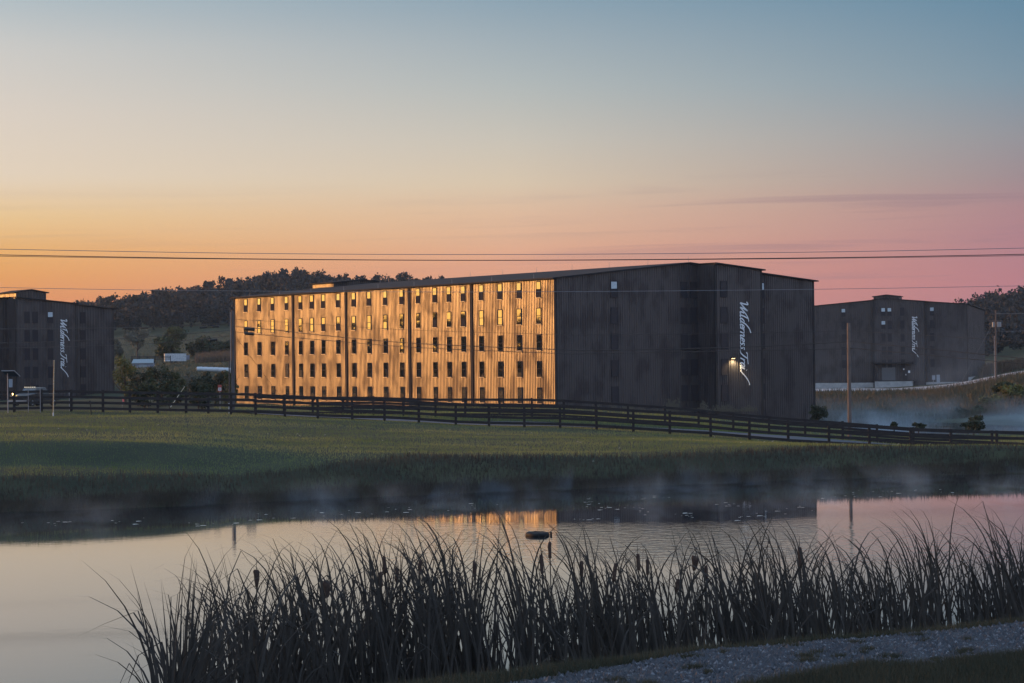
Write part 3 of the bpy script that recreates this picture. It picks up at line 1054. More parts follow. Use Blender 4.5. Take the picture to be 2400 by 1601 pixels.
def warehouse(loc, rz, W, L, eave, ridge, base, label, block, tower=None, rows=5, row1=12.95, cols=(), left_cols=(), bays=(), sign=None, lower_rows=(), blinds=(), tower2=None, fine=True):
    """local frame: x along the front, y backwards, world z; block = (x0, x1, depth)"""
    root = tag(empty('warehouse', (loc[0], loc[1], 0), rz), label, 'warehouse')
    slope = (ridge - eave) / (W / 2)
    ztop = lambda x: eave + slope * (W / 2 - abs(x - W / 2))
    pitch = .30 if fine else .45
    bx0, bx1, bd = block
    laps = [base, 4.75, 9.1]

    def sheets(x0, x1, top, y, side='front', off=0.0):
        zs = laps + [None]
        for k in range(3):
            lo, hi = zs[k], zs[k + 1]
            mb = MB()
            ribs(mb, x0, x1, lambda x: lo - (.06 if k else 0), (lambda x: top(x)) if hi is None else (lambda x: hi), y - .006 * k, pitch=pitch)
            rot_face(mb, side, off)
            mb.build('siding_panel', MT['steel'], root)
    # front (gable end), left of, behind-right of, and on the projecting block
    for a, b in ((0, W * .25), (W * .25, bx0), (bx1, W)):
        sheets(a, b, ztop, 0)
    sheets(bx0, bx1, ztop, -bd)
    sheets(-bd, 0, lambda x: ztop(bx0), 0, 'left', bx0)
    sheets(-bd, 0, lambda x: ztop(bx1), 0, 'right', bx1)
    # long sides and the back
    cuts = [0] + list(bays) + [L]
    for a, b in zip(cuts[:-1], cuts[1:]):
        sheets(a, b, lambda x: eave, 0, 'left', 0)
    sheets(0, L, lambda x: eave, 0, 'right', W)
    mb = MB()
    mb.add([(0, L, base), (W, L, base), (W, L, eave), (W / 2, L, ridge), (0, L, eave)], [(0, 4, 3, 2, 1)])
    mb.build('back_wall', MT['steel'], root)
    for b in bays:
        MB().box(-.16, -.042, b - .19, b + .19, base, eave - .1).build('downspout', MT['trim'], root)
    for (x, y) in ((0, 0), (W, 0), (0, L), (W, L), (bx0, -bd), (bx1, -bd)):
        MB().box(x - .09, x + .09, y - .09, y + .09, base, ztop(x) - .02).build('corner_trim', MT['trim'], root)
    # roof with eaves, gutters and the block's roof
    oh = .38
    prof = [(-oh, eave - slope * oh + .16), (W / 2, ridge + .16), (W + oh, eave - slope * oh + .16)]
    roof = roof_slab(root, prof, -oh, L + oh)
    bp = [(bx0 - (oh if bx0 < W / 2 - 1 else .12), ztop(bx0) + .165), (bx1 + oh, ztop(bx1) - slope * oh + .165)]
    if bx0 < W / 2 - 1:
        bp.insert(1, (W / 2, ridge + .165))
    roof_slab(roof, bp, -bd - oh, -oh - .004, name='block_roof')
    MB().box(-oh - .14, -oh - .004, -oh, L + oh, eave - .02, eave + .10).build('gutter', MT['trim'], roof)
    MB().box(W + oh + .004, W + oh + .14, -oh, L + oh, eave - .02, eave + .10).build('gutter', MT['trim'], roof)
    for k in range(11):
        yy = L * k / 10
        mb = MB()
        mb.tube([(W / 2, yy, ridge + .1), (W / 2 + .02, yy, ridge + .75)], [.022, .012], 5)
        mb.build('lightning_rod', MT['galv'], roof)
    for k in range(9):
        yy = L * (k + .5) / 9
        mb = MB()
        mb.tube([(.1, yy, eave + .1), (.1, yy + .02, eave + .62)], [.022, .012], 5)
        mb.build('lightning_rod', MT['galv'], roof)
    for tw in (tower, tower2):
        if not tw:
            continue
        x0, x1, y0, y1, zt, zr = tw
        t = MB()
        ribs(t, x0, x1, lambda x: ztop(x) - .3, lambda x: zt + (zr - zt) * (1 - abs((x - (x0 + x1) / 2) / ((x1 - x0) / 2))), y0, pitch=pitch)
        tb = t.build('tower_wall', MT['steel'], root)
        for sd_, xx in (('left', x0), ('right', x1)):
            t = MB()
            ribs(t, y0, y1, lambda x: ztop(xx) - .3, lambda x: zt, 0, pitch=pitch)
            rot_face(t, sd_, xx)
            t.build('tower_wall', MT['steel'], root)
        t = MB()
        ribs(t, x0, x1, lambda x: ztop(x) - .3, lambda x: zt + (zr - zt) * (1 - abs((x - (x0 + x1) / 2) / ((x1 - x0) / 2))), 0, pitch=pitch)
        rot_face(t, 'back', y1)
        t.build('tower_wall', MT['steel'], root)
        xm = (x0 + x1) / 2
        roof_slab(root, [(x0 - .35, zt + .1), (xm, zr + .12), (x1 + .35, zt + .1)], y0 - .35, y1 + .35, name='tower_roof')
    # windows
    for ci, (u, off) in enumerate(cols):
        for r in range(rows):
            up = ME_BLIND if (ci, r) in blinds else None
            window(root, 'front', u, row1 - 2.75 * r, off, ME_SCR if r == 0 else None, up)
    for ci, u in enumerate(left_cols):
        for r in range(rows):
            lower = ME_SCR if (r == 0 or (r == 1 and ci in (6, 7, 13, 15))) else None
            window(root, 'left', u, row1 - 2.75 * r, 0.0, lower, tl=.006 if r < 2 else .002)
    if sign:
        lettering(root, sign[0], -bd, sign[1], sign[2], sign[3])
    return root


def wall_u(px):
    """distance back along the long lit wall of the middle warehouse for a frame column"""
    k = (px - CX) / F
    return (k * 248.1 - 4.47) / (-.5485 - k * .836)


gold_cols = [wall_u(p) for p in (577.8, 608.9, 640.3, 673, 705.4, 732.4, 759.7, 794.6, 830.6, 866.8, 904.3, 942.6, 981.7, 1020.9, 1053.8, 1087.2, 1130, 1174, 1218.4, 1264.5)]
gold_bays = sorted(wall_u(p) for p in (688.8, 813.3, 962, 1108))
mid = warehouse((4.47, 248.1), GR, 34.5, 72.6, 13.17, 14.92, -3.4,
                'long black ribbed steel warehouse in the centre with its left wall glowing gold', (18.53, 24.73, 2.94),
                tower2=(12.95, 21.55, 70.0, 75.5, 15.15, 15.55),
                cols=[(7.41, 0), (16.55, 0), (17.85, 0), (19.6, -2.94), (27.1, 0)], left_cols=gold_cols, bays=gold_bays,
                sign=(21.75, 11.05, 8.45, .60), blinds={(0, 0), (4, 0)})
# the lamp on the block of the middle warehouse
lx, lz = 20.72, 4.78
MB().box(lx - .30, lx + .30, -2.94 - .28, -2.94 - .04, lz, lz + .12).build('wall_lamp', MT['trim'], mid)
MB().box(lx - .17, lx + .17, -2.94 - .23, -2.94 - .10, lz - .03, lz - .002).build('lamp_lens', MT['lamp'], mid)
ld = bpy.data.lights.new('wall_lamp_light', 'SPOT')
ld.energy = 800
ld.color = (1.0, .68, .30)
ld.spot_size = math.radians(150)
ld.spot_blend = .7
ld.shadow_soft_size = .12
lo = bpy.data.objects.new('wall_lamp_light', ld)
link(lo, mid)
lo.location = (lx, -2.94 - .34, lz - .10)

left_loc = (-90.2, 353.1)
warehouse(left_loc, GR, 34.5, 72.6, 13.4, 15.05, -3.0,
          'black ribbed steel warehouse cut off by the left edge of the picture', (17.6, 27.06, 2.94),
          tower=(17.6, 22.4, -2.94, 4.5, 15.75, 16.2), cols=[(7.4, 0), (19.3, -2.94), (20.6, -2.94), (23.0, -2.94), (29.5, 0)],
          sign=(24.6, 12.05, 8.3, .58), blinds={(3, 0)}, row1=12.9, fine=False)
RR = math.atan2(-.24, .97)
right_wh = warehouse((63.5, 519.1), RR, 33.7, 72, 15.6, 17.0, -2.6,
                     'distant black warehouse behind drifting mist on the right', (14.3, 24.9, 1.6),
                     tower=(14.3, 19.75, -1.6, 4.0, 17.5, 17.85), cols=[(7.7, 0), (16.3, -1.6), (17.6, -1.6), (20.3, -1.6), (26.4, 0)],
                     sign=(22.3, 13.45, 8.2, .60), blinds={(0, 0), (4, 0), (1, 1), (1, 0), (2, 0)}, row1=15.1, fine=False)
# loading dock and plinth of the right warehouse
MB().box(14.6, 22.5, -4.6, -1.66, -2.4, -.45).build('loading_dock', MT['concrete'], right_wh)
MB().box(14.5, 22.6, -4.65, -1.66, -.446, -.30).build('dock_edge', MT['trim'], right_wh)
MB().box(-.2, 14.2, -.25, -.05, -2.6, -.75).build('plinth', MT['concrete'], right_wh)
MB().box(25.0, 33.9, -.25, -.05, -2.6, -.75).build('plinth', MT['concrete'], right_wh)
MB().box(33.8, 34.0, 0, 72, -2.6, 0.2).build('plinth', MT['concrete'], right_wh)
MB().box(14.2, 22.4, -2.9, -1.66, 3.2, 3.55).build('canopy', MT['trim'], right_wh)
MB().box(15.9, 18.7, -1.75, -1.66, -.29, 2.5).build('door', mat('grey_dock_door', (.075, .08, .09), .5), right_wh)
MB().box(20.2, 21.2, -1.75, -1.66, -.29, 1.9).build('door', MT['trim'], right_wh)
MB().box(20.35, 20.6, -1.80, -1.76, 1.9, 2.2).build('notice', MT['white'], right_wh)
f = MB().box(21.4, 21.8, -1.80, -1.70, 1.25, 1.75).build('notice', MT['white'], right_wh)
MB().box(20.85, 20.98, -1.82, -1.76, .75, 1.05).build('notice', MT['white'], right_wh)
st = MB()
for k in range(6):
    st.box(22.62 + k * .34, 22.96 + k * .34, -3.4, -1.9, -2.4, -.6 - k * .3)
st.build('steps', MT['trim'], right_wh)
MB().tube([(14.1, -1.8, -2.1), (14.1, -1.8, 12)], .06, 6).build('downspout', MT['frame'], right_wh)

p = gpt(2190, 497)
eb = tag(empty('electrical_cabinet', p, RR), 'small grey electrical cabinet on posts before the distant right warehouse', 'cabinet')
MB().box(.35, 1.0, -.2, .2, .6, 2.3).build('box', MT['darkgrey'], eb)
MB().box(-.55, .05, -.15, .15, 1.3, 2.2).build('meter_box', MT['darkgrey'], eb)
for xx in (-.3, .5, .85):
    MB().box(xx - .05, xx + .05, -.05, .05, -.2, 2.0).build('leg', MT['galv'], eb)


# ------------------------------------------------------------------ fences
def fence(pxs, dfun, label, hgt, name='board_fence'):
    root = tag(empty(name, gpt(pxs[0], dfun(pxs[0]))), label, 'fence', 'black board fences along the lane')
    org = root.location.copy()
    P = [gpt(x, dfun(x)) for x in pxs]
    for i, p in enumerate(P):
        q = p - org
        tl = random.gauss(0, .012)
        mb = MB()
        mb.beam(q + Vector((0, 0, -.5)), q + Vector((tl, 0, hgt + random.uniform(.0, .05))), .14, .14, Vector((0, 1, 0)))
        mb.build('post', MT['fence'], root)
    for a, b in zip(P[:-1], P[1:]):
        for k in range(4):
            zz_ = hgt * (.17 + .255 * k)
            o = Vector((0, -.085, 0))
            qa, qb = a - org + o, b - org + o
            mb = MB()
            mb.beam(qa + Vector((-.06, 0, zz_ + random.uniform(-.012, .012))), qb + Vector((.06, 0, zz_ + random.uniform(-.012, .012))), .035, .15)
            mb.build('board', MT['fence'], root)
    return root


nf = [-95, -32, 32, 96, 166, 240, 303, 368, 435, 487, 540, 598, 666, 743, 824, 899, 979.6, 1066, 1144, 1227, 1310.5, 1396, 1482, 1567.5, 1663, 1754, 1845, 1940, 2034.6,
      2131.6, 2226, 2333, 2430, 2525]
fence(nf, lambda x: np.interp(x, [-100, 100, 550, 1300, 1620, 1907, 2400], [141, 140, 138, 134, 132, 130, 128]), 'nearer black board fence along the top of the lawn', 1.25)
ff = [596, 664, 731, 802, 874, 944, 1019, 1089, 1169, 1245, 1320, 1395, 1470, 1556, 1635, 1716, 1800, 1885, 1972, 2053, 2138, 2225, 2322, 2420, 2520]
fence(ff, lambda x: np.interp(x, [550, 1300, 1907, 2100, 2322, 2520], [154, 150, 149, 148, 146, 145]), 'farther black board fence on the warehouse side of the lane', 1.2)


# ------------------------------------------------------------------ poles and wires
def pole(px, ytop, d, r0, r1, name, label, m):
    b = gpt(px, d)
    top = at(px, ytop, d)
    root = tag(empty(name, b), label, 'pole')
    h = top.z - b.z
    MB().tube([(0, 0, -.5), (top.x - b.x, 0, h)], [r0, r1], 10).build('shaft', m, root)
    return root, b, top


lp, lb, lt = pole(544.5, 728, 178, .15, .11, 'utility_pole', 'dark utility pole at the left end of the golden wall', MT['dpole'])
MB().tube([(-.26, 0, -.3), (-.25, 0, 3.9)], .05, 6).build('conduit', MT['dpole'], lp)
MB().tube([(-.13, -.13, 3), (-.12, -.12, 7.5)], .025, 6).build('conduit', MT['gwire'], lp)
rpo, rb, rt = pole(1989, 757, 155.4, .135, .105, 'utility_pole', 'weathered wooden utility pole to the right of the central warehouse', MT['pole'])
fp, fb, ft = pole(2333.5, 727, 430, .17, .12, 'utility_pole', 'distant utility pole with transformers at the far right', MT['pole'])
hh = ft.z - fb.z
MB().beam((-1.2, -.1, hh - 1.9), (1.2, -.1, hh - 1.9), .1, .12).build('crossarm', MT['pole'], fp)
MB().beam((-.9, -.1, hh - .7), (.9, -.1, hh - .7), .1, .1).build('crossarm', MT['pole'], fp)
for xx in (-.42, .42, .75):
    MB().tube([(xx, -.3, hh - 3.0), (xx, -.3, hh - 2.1)], .22, 10).build('transformer', MT['galv'], fp)
MB().tube([(-.25, -.1, 0), (-.25, -.1, hh - 4.6)], .06, 6).build('conduit', MT['galv'], fp)


def wire(pts, r, label, m=None, name='cable', group='overhead cables'):
    P = cr([tuple(p) for p in pts], 8)
    mb = MB()
    mb.tube(P, r, 5)
    return tag(mb.build(name, m or MT['wire']), label, 'cable', group)


def span(pp, d0, d1, **k):
    x0, x1 = pp[0][0], pp[-1][0]
    return [at(x, y, d0 + (d1 - d0) * (x - x0) / (x1 - x0)) for x, y in pp]


wire(span([(-300, 577), (0, 584), (600, 594), (1200, 596.5), (1900, 591), (2400, 581.5), (2700, 574)], 146, 144), .018, 'topmost of the thin cables crossing the sky', MT['gwire'])
wire(span([(-300, 590), (0, 597.5), (600, 607), (1200, 610), (1900, 604.5), (2400, 596), (2700, 588)], 145.5, 143.5), .024, 'thicker cable crossing the sky just below the topmost one', MT['wire'])
wire(span([(-300, 593), (0, 600.5), (600, 607.8), (1200, 610.5), (1900, 606), (2400, 599), (2700, 592)], 145.8, 143.8), .016, 'thin cable twisted along the thicker sky cable', MT['wire'])
wire(span([(-300, 668), (0, 674), (400, 680.5), (950, 684.2), (1400, 683.2), (1950, 677.5), (2400, 670), (2700, 664)], 146, 144), .014, 'lowest cable in the sky, passing in front of the warehouse roof', MT['gwire'])
# cables from the left pole to the right pole and on
dl, dr = 178, 155.4
wire(span([(544, 748), (663, 755), (755, 761), (975, 774), (1301, 783.7), (1400, 785), (1700, 782), (1880, 777.5), (1989, 776)], dl, dr), .014, 'uppermost cable between the left and right utility poles')
wire(span([(544, 765), (642, 773), (760, 786.5), (975, 805), (1302, 819), (1400, 821), (1700, 815), (1950, 803), (1989, 800)], dl, dr), .026, 'middle cable between the left and right utility poles')
wire(span([(544, 777), (622, 785.5), (760, 797.5), (975, 814.5), (1302, 828), (1400, 828.5), (1950, 818), (1989, 815.5)], dl, dr), .022, 'lowest cable between the left and right utility poles')
for (a, b, c2, lab, r) in ((776, 787, 802, 'uppermost', .014), (800, 819, 840, 'middle', .024), (815.5, 834, 852.8, 'lowest', .022)):
    wire(span([(1989, a), (2190, b), (2400, c2), (2640, c2 + 20)], dr, 140), r, lab + ' cable leaving the right utility pole for the right edge')
for (pts, lab, r) in (([(544, 757), (484, 761), (358, 766.7), (265, 768.8), (0, 771), (-250, 769)], 'uppermost', .024), ([(544, 774.3), (442, 782), (265, 794.7), (84, 802), (0, 804), (-250, 806)], 'middle', .022),
                      ([(544, 787), (463, 795.4), (358, 805), (265, 809.5), (0, 816), (-250, 817)], 'lowest', .018)):
    wire(span(pts, dl, 190), r, lab + ' cable running left from the left utility pole')
wire(span([(552, 790), (600, 853), (657, 929)], 178, 186), .012, 'taut guy wire slanting down from the left utility pole', group='guy wires')
wire(span([(2328, 757), (2290, 826), (2255, 893)], 430, 433), .025, 'pale guy wire slanting down from the distant transformer pole', MT['gwire'], group='guy wires')
for y0, y1, w_ in ((735, 734, 'upper'), (776, 774, 'lower')):
    wire(span([(2334, y0), (2400, y0 - .5), (2600, y1 - 8)], 430, 420), .03, w_ + ' cable leaving the distant transformer pole to the right', MT['gwire'])


def closure(x0, x1, y, d, r, label, drop=0):
    a, b = at(x0, y, d), at(x1, y + drop, d)
    mb = MB()
    v = (b - a)
    ts = [0, .04, .12, .2, .5, .8, .88, .96, 1]
    rs = [.25, .8, 1, .92, .92, .92, 1, .8, .25]
    mb.tube([a + v * t_ for t_ in ts], [r * k for k in rs], 10)
    return tag(mb.build('splice_closure', MT['closure']), label, 'cable box', 'splice boxes on the cables')


closure(573, 597, 770, 177.4, .15, 'upper black splice box hung before the golden wall', 2.5)
closure(573, 596, 781, 177.4, .13, 'lower black splice box hung before the golden wall', 2.5)
closure(467, 486, 768, 180.3, .075, 'left of two splice boxes under the upper cable beside the left pole', -1)
closure(497, 514, 766, 179.3, .085, 'right of two splice boxes under the upper cable beside the left pole', -1)
closure(490, 510, 798, 179.6, .10, 'splice box under the lowest cable left of the pole', -2)
closure(330, 348, 769, 183.5, .06, 'small splice box on the upper cable near the left warehouse', 0)

# ------------------------------------------------------------------ small things along the fence
b = gpt(17, 138.5)
sp = tag(empty('solar_panel_post', b), 'grey post with a tilted solar panel at the far left', 'solar panel')
top = at(17, 869, 138.5).z - b.z
MB().tube([(0, 0, -.3), (0, 0, top)], .028, 8).build('post', MT['galv'], sp)
mb = MB()
mb.add([(-.27, -.3, top + .02), (.42, -.3, top + .02), (.62, .35, top - .30), (-.07, .35, top - .30), (-.27, -.3, top - .02), (.42, -.3, top - .02), (.62, .35, top - .34), (-.07, .35, top - .34)],
       [(0, 1, 2, 3), (7, 6, 5, 4), (0, 4, 5, 1), (1, 5, 6, 2), (2, 6, 7, 3), (3, 7, 4, 0)])
pn = mb.build('panel', MT['solar'], sp)
MB().beam((-.29, -.32, top), (.43, -.32, top), .04, .05).build('frame', MT['galv'], pn)
MB().beam((.44, -.32, top), (.64, .36, top - .33), .04, .05).build('frame', MT['galv'], pn)
MB().box(.08, .27, -.08, .08, top - .95, top - .48).build('control_box', MT['darkgrey'], sp)
MB().tube([(0, 0, top - .55), (.12, 0, top - .5)], .015, 6).build('bracket', MT['galv'], sp)

b = gpt(123, 133)
t_ = at(127, 844, 133) - b
mp_ = tag(empty('marker_pole', b), 'thin pale yellow marker pole leaning slightly before the left warehouse', 'pole')
MB().tube([(0, 0, -.2), tuple(t_ * .5), tuple(t_)], [.03, .028, .026], 8).build('shaft', MT['marker'], mp_)
MB().tube([(0, 0, -.1), (0, 0, .2)], .04, 8).build('foot', MT['wpaint'], mp_)


def stake(px, y0, d, r, label, m, lean=0.0):
    b = gpt(px, d)
    h = at(px, y0, d).z - b.z
    mb = MB()
    mb.tube([(0, 0, -.2), (lean * .5, 0, h * .5), (lean, 0, h)], r, 6)
    mb.box(lean - r * 1.4, lean + r * 1.4, -r * 1.4, r * 1.4, h - .04, h + .02)
    o = mb.build('stake', m)
    o.location = b
    return tag(o, label, 'stake', 'thin stakes by the fence')


stake(65, 910, 138.6, .018, 'thin metal stake left of the lit truck', MT['gwire'])
stake(93, 911, 138.4, .022, 'thin metal stake right of the lit truck', MT['gwire'])
stake(161, 921, 141.5, .02, 'short pale stake right of the yellow marker pole', MT['galv'])
stake(213, 940, 136.5, .03, 'short dark leaning stake in the lawn below the left warehouse', MT['fence'], -.09)
stake(535, 946, 141, .022, 'short white stake at the foot of the left utility pole', MT['wpaint'])
b = gpt(285, 141.5)
fl = tag(empty('marker_flag', b), 'small red marker flag seen through the fence below the trees', 'flag')
MB().tube([(0, 0, -.1), (0, 0, .75)], .008, 5).build('staff', MT['gwire'], fl)
MB().add([(0, 0, .75), (.11, .02, .72), (.12, .03, .58), (0, 0, .6), (0, .004, .75), (.11, .024, .72), (.12, .034, .58), (0, .004, .6)],
         [(0, 3, 2, 1), (4, 5, 6, 7), (0, 1, 5, 4), (1, 2, 6, 5), (2, 3, 7, 6)]).build('flag', mat('flag_red', (.75, .16, .14), .6), fl)
a, c_ = at(399, 955, 150), at(433, 906, 152)
gg = MB()
gg.tube([a, a + (c_ - a) * .5, c_], [.022, .022, .018], 6)
tag(gg.build('guy_guard', MT['marker']), 'slanting yellow guy wire guard behind the left fence', 'pole')
b = gpt(514, 166)
sg = tag(empty('warning_sign', b), 'small red and white sign on a post beside the left utility pole', 'sign')
zt = at(514, 902, 166).z - b.z
MB().tube([(0, .03, -.2), (0, .03, zt)], .025, 6).build('post', MT['galv'], sg)
MB().box(-.13, .13, -.02, 0, zt - .46, zt).build('board', MT['red'], sg)
MB().box(-.10, .10, -.028, -.021, zt - .40, zt - .20).build('panel', MT['white'], sg)
for k in range(3):
    MB().box(-.075 + .025 * (k % 2), .075, -.034, -.0285, zt - .26 - .05 * k, zt - .235 - .05 * k).build('print', MT['trim'], sg)

# pickup truck with its lights on, behind the left fence
b = gpt(80, 228)
tk = tag(empty('pickup_truck', b, math.radians(-24)), 'dark truck with amber lights on parked behind the left fence', 'truck')


def hull(prof, w0, w1, name, m, parent):
    mb = MB()
    n = len(prof)
    for sgn in (-1, 1):
        for (y, z, t) in prof:
            mb.v.append((sgn * (w0 + (w1 - w0) * t), y, z))
    mb.f.append(tuple(range(n - 1, -1, -1)))
    mb.f.append(tuple(range(n, 2 * n)))
    for i in range(n):
        j = (i + 1) % n
        mb.f.append((i, j, n + j, n + i))
    return mb.build(name, m, parent)


hull([(-2.6, .45, 0), (-2.65, .8, 0), (-2.5, 1.05, .1), (-1.2, 1.15, .1), (2.6, 1.15, .1), (2.65, .5, 0)], .96, .92, 'body', MT['body'], tk)
cabp = hull([(-1.25, 1.15, 0), (-.65, 1.72, 1), (.75, 1.75, 1), (1.0, 1.15, 0)], .90, .74, 'cab', MT['body'], tk)
MB().add([(-.78, -1.22, 1.2), (.78, -1.22, 1.2), (.66, -.72, 1.67), (-.66, -.72, 1.67), (-.78, -1.19, 1.2), (.78, -1.19, 1.2), (.66, -.69, 1.67), (-.66, -.69, 1.67)],
         [(0, 1, 2, 3), (7, 6, 5, 4), (0, 4, 5, 1), (1, 5, 6, 2), (2, 6, 7, 3), (3, 7, 4, 0)]).build('windscreen', MT['glass'], cabp)
MB().box(-.6, .6, -2.70, -2.645, .62, .95).build('grille', MT['trim'], tk)
MB().box(-1.0, 1.0, -2.85, -2.70, .38, .60).build('bumper', MT['galv'], tk)
for sx in (-.76, .76):
    MB().box(sx - .14, sx + .14, -2.70, -2.645, .76, .93).build('headlight', MT['head_lamp'] if sx < 0 else MT['marker_lamp'], tk)
MB().box(-.62, -.40, -2.66, -2.52, 1.10, 1.24).build('beacon', MT['head_lamp'], tk)
for k in range(6):
    MB().box(-.55 + .22 * k - .04, -.55 + .22 * k + .04, -.78, -.72, 1.76, 1.82).build('roof_lamp', MT['marker_lamp'], tk)
for sx in (-.88, .88):
    for sy in (-1.75, 1.75):
        w_ = MB().tube([(sx - .12, sy, .36), (sx + .12, sy, .36)], .37, 16).build('wheel', MT['rubber'], tk)
        MB().tube([(sx - .125, sy, .36), (sx + .125, sy, .36)], .2, 12).build('rim', MT['galv'], w_)
for sx in (-1.08, 1.08):
    MB().box(sx - .1, sx + .1, -1.0, -.9, 1.15, 1.35).build('mirror', MT['body'], tk)

# ------------------------------------------------------------------ farm things in the gap on the left
b = gpt(411, 620)
b.z = at(411, 851, 620).z
ct = tag(empty('box_trailer', b, math.radians(12)), 'white box trailer standing under the big round tree', 'trailer')
for k in range(3):
    MB().box(-2.75 + k * 1.84, -2.75 + k * 1.84 + 1.79, -.06, 0, .5, 2.35).build('side_panel', MT['wpaint'], ct)
MB().box(-2.75, 2.75, .002, 2.3, .45, 2.32).build('body', MT['wpaint'], ct)
MB().box(-2.8, 2.8, -.1, 2.35, 2.36, 2.45).build('roof', MT['wpaint'], ct)
MB().box(2.76, 3.6, .5, 1.8, .8, 2.0).build('nose_box', MT['shed'], ct)
for xx in (-1.0, 0.1):
    MB().tube([(xx, -.02, .2), (xx, .25, .2)], .4, 14).build('wheel', MT['rubber'], ct)

for i in range(8):
    b = at(468 + i * 12.5, 870.5 + i * .45, 430)
    r = .42
    mb = MB()
    ts = [0, .03, .12, .88, .97, 1]
    rs = [.8, .94, 1, 1, .94, .8]
    mb.tube([(-.5 + t_, 0, r) for t_ in ts], [r * k for k in rs], 14)
    o = mb.build('wrapped_bale', MT['wrap'])
    o.location = b
    o.rotation_euler = (0, 0, random.uniform(-.12, .12))
    tag(o, 'white wrapped hay bale, %s from the left in the row below the brown field' % 'first second third fourth fifth sixth seventh eighth'.split()[i], 'bale', 'white wrapped bales lying in a row')

b = gpt(334, 560)
b.z = at(334, 867, 560).z
sh = tag(empty('shed', b, math.radians(4)), 'low pale blue farm shed behind the bushes on the left', 'shed')
MB().box(-2.35, 2.35, 0, 5, -.5, 1.55).build('wall', MT['shed'], sh)
MB().add([(-2.55, -.3, 1.5), (2.55, -.3, 1.5), (2.35, 2.5, 2.4), (-2.35, 2.5, 2.4), (-2.55, 5.3, 1.5), (2.55, 5.3, 1.5),
          (-2.55, -.3, 1.6), (2.55, -.3, 1.6), (2.35, 2.5, 2.5), (-2.35, 2.5, 2.5), (-2.55, 5.3, 1.6), (2.55, 5.3, 1.6)],
         [(0, 3, 2, 1), (3, 4, 5, 2), (6, 7, 8, 9), (9, 8, 11, 10), (0, 1, 7, 6), (4, 10, 11, 5)]).build('roof', MT['shedroof'], sh)
MB().box(-.9, .9, -.05, -.002, -.5, 1.2).build('door', MT['shedroof'], sh)

fb_ = gpt(308, 590)
fb_.z = at(308, 846, 590).z
pf_ = tag(empty('paddock_fence', fb_), 'short dark paddock fence on the slope above the pale shed', 'fence')
for k in range(6):
    MB().box(k * 1.9 - .08, k * 1.9 + .08, -.08, .08, -.4, 1.2).build('post', MT['fence'], pf_)
for k in range(5):
    for zz_ in (.35, .7, 1.05):
        MB().box(k * 1.9 - .05, k * 1.9 + 1.95, -.13, -.082, zz_ - .08, zz_ + .08).build('board', MT['fence'], pf_)

# dry crop strips
def crop(name, px0, px1, y0, y1, d0, d1, n, label):
    px = RNG.uniform(px0, px1, n)
    t = RNG.uniform(0, 1, n)
    d = d0 + (d1 - d0) * t
    x = (px - CX) / F * d
    z = gz(x, d)
    h = RNG.uniform(1.1, 2.0, n)
    a = RNG.uniform(0, 6.28, n)
    P = np.empty((n, 3, 3))
    w = .16
    P[:, 0] = np.stack([x - np.cos(a) * w, d - np.sin(a) * w, z - .1], -1)
    P[:, 1] = np.stack([x + np.cos(a) * w, d + np.sin(a) * w, z - .1], -1)
    P[:, 2] = np.stack([x + RNG.normal(0, .3, n), d, z + h], -1)
    tag(link(bpy.data.objects.new(name, array_mesh(name, P, MT['dry']))), label, 'crop', kind='stuff')


crop('dry_crop', 458, 560, 0, 0, 585, 640, 5000, 'brown strip of dry crop on the slope behind the wrapped bales')
crop('dry_meadow', 2290, 2700, 0, 0, 520, 590, 6000, 'brown dry meadow strip beside the distant right warehouse')

# single trees and shrubs on the left
tree(322, 640, 7.2, 8.6, 'pale thin tree with bare lower branches on the slope', MT['leaf_b'], n=1100, size=.30, seed=31, hollow=.3, limbs=9, z=at(322, 838, 640).z, base=.4)
tree(402, 655, 9.6, 10.2, 'big round tree lit on its left side behind the white trailer', MT['leaf_a'], n=5200, size=.30, seed=32, z=at(402, 855, 655).z, base=.12, k=13)
tree(478, 660, 9.0, 8.0, 'dark broad tree right of the big round tree', MT['leaf_c'], n=4200, size=.32, seed=33, z=at(478, 851, 660).z, base=.1, k=12)
tree(528, 650, 6.5, 5.6, 'dark rounded tree half hidden by the left utility pole', MT['leaf_c'], n=2600, size=.30, seed=34, z=at(528, 846, 650).z, base=.1, k=10)
tree(272, 600, 4.6, 5.5, 'small bluish tree at the right corner of the left warehouse', MT['leaf_b'], n=1500, size=.28, seed=35, z=at(272, 846, 600).z, base=.1)
sl = [(291, 300, 3.0, 4.9, 'leaf_d', 'tall yellow green shrub at the corner of the left warehouse', 826), (322, 292, 2.6, 3.2, 'leaf_c', 'dark shrub in front of the pale shed', 857),
      (348, 288, 2.2, 2.9, 'leaf_a', 'green shrub with spiky shoots before the shed', 862), (377, 296, 3.2, 3.3, 'leaf_c', 'dark round bush below the white trailer', 854),
      (412, 300, 2.8, 2.6, 'leaf_a', 'grey green bush right of the bush below the trailer', 866), (446, 305, 3.0, 2.3, 'leaf_b', 'pale bush in the middle of the thicket', 872),
      (480, 298, 2.8, 2.2, 'leaf_c', 'dark bush in the thicket left of the small red and white sign', 874), (514, 300, 2.6, 2.6, 'leaf_c', 'dark bush behind the small red and white sign', 866),
      (538, 290, 2.0, 2.3, 'leaf_a', 'green bush behind the left utility pole', 872), (336, 258, 2.6, 1.8, 'leaf_c', 'low dark bush at the front left of the thicket', 892),
      (398, 256, 3.0, 1.9, 'leaf_c', 'low wide bush at the front of the thicket', 888), (464, 258, 3.0, 1.6, 'leaf_c', 'low bush at the front right of the thicket', 894)]
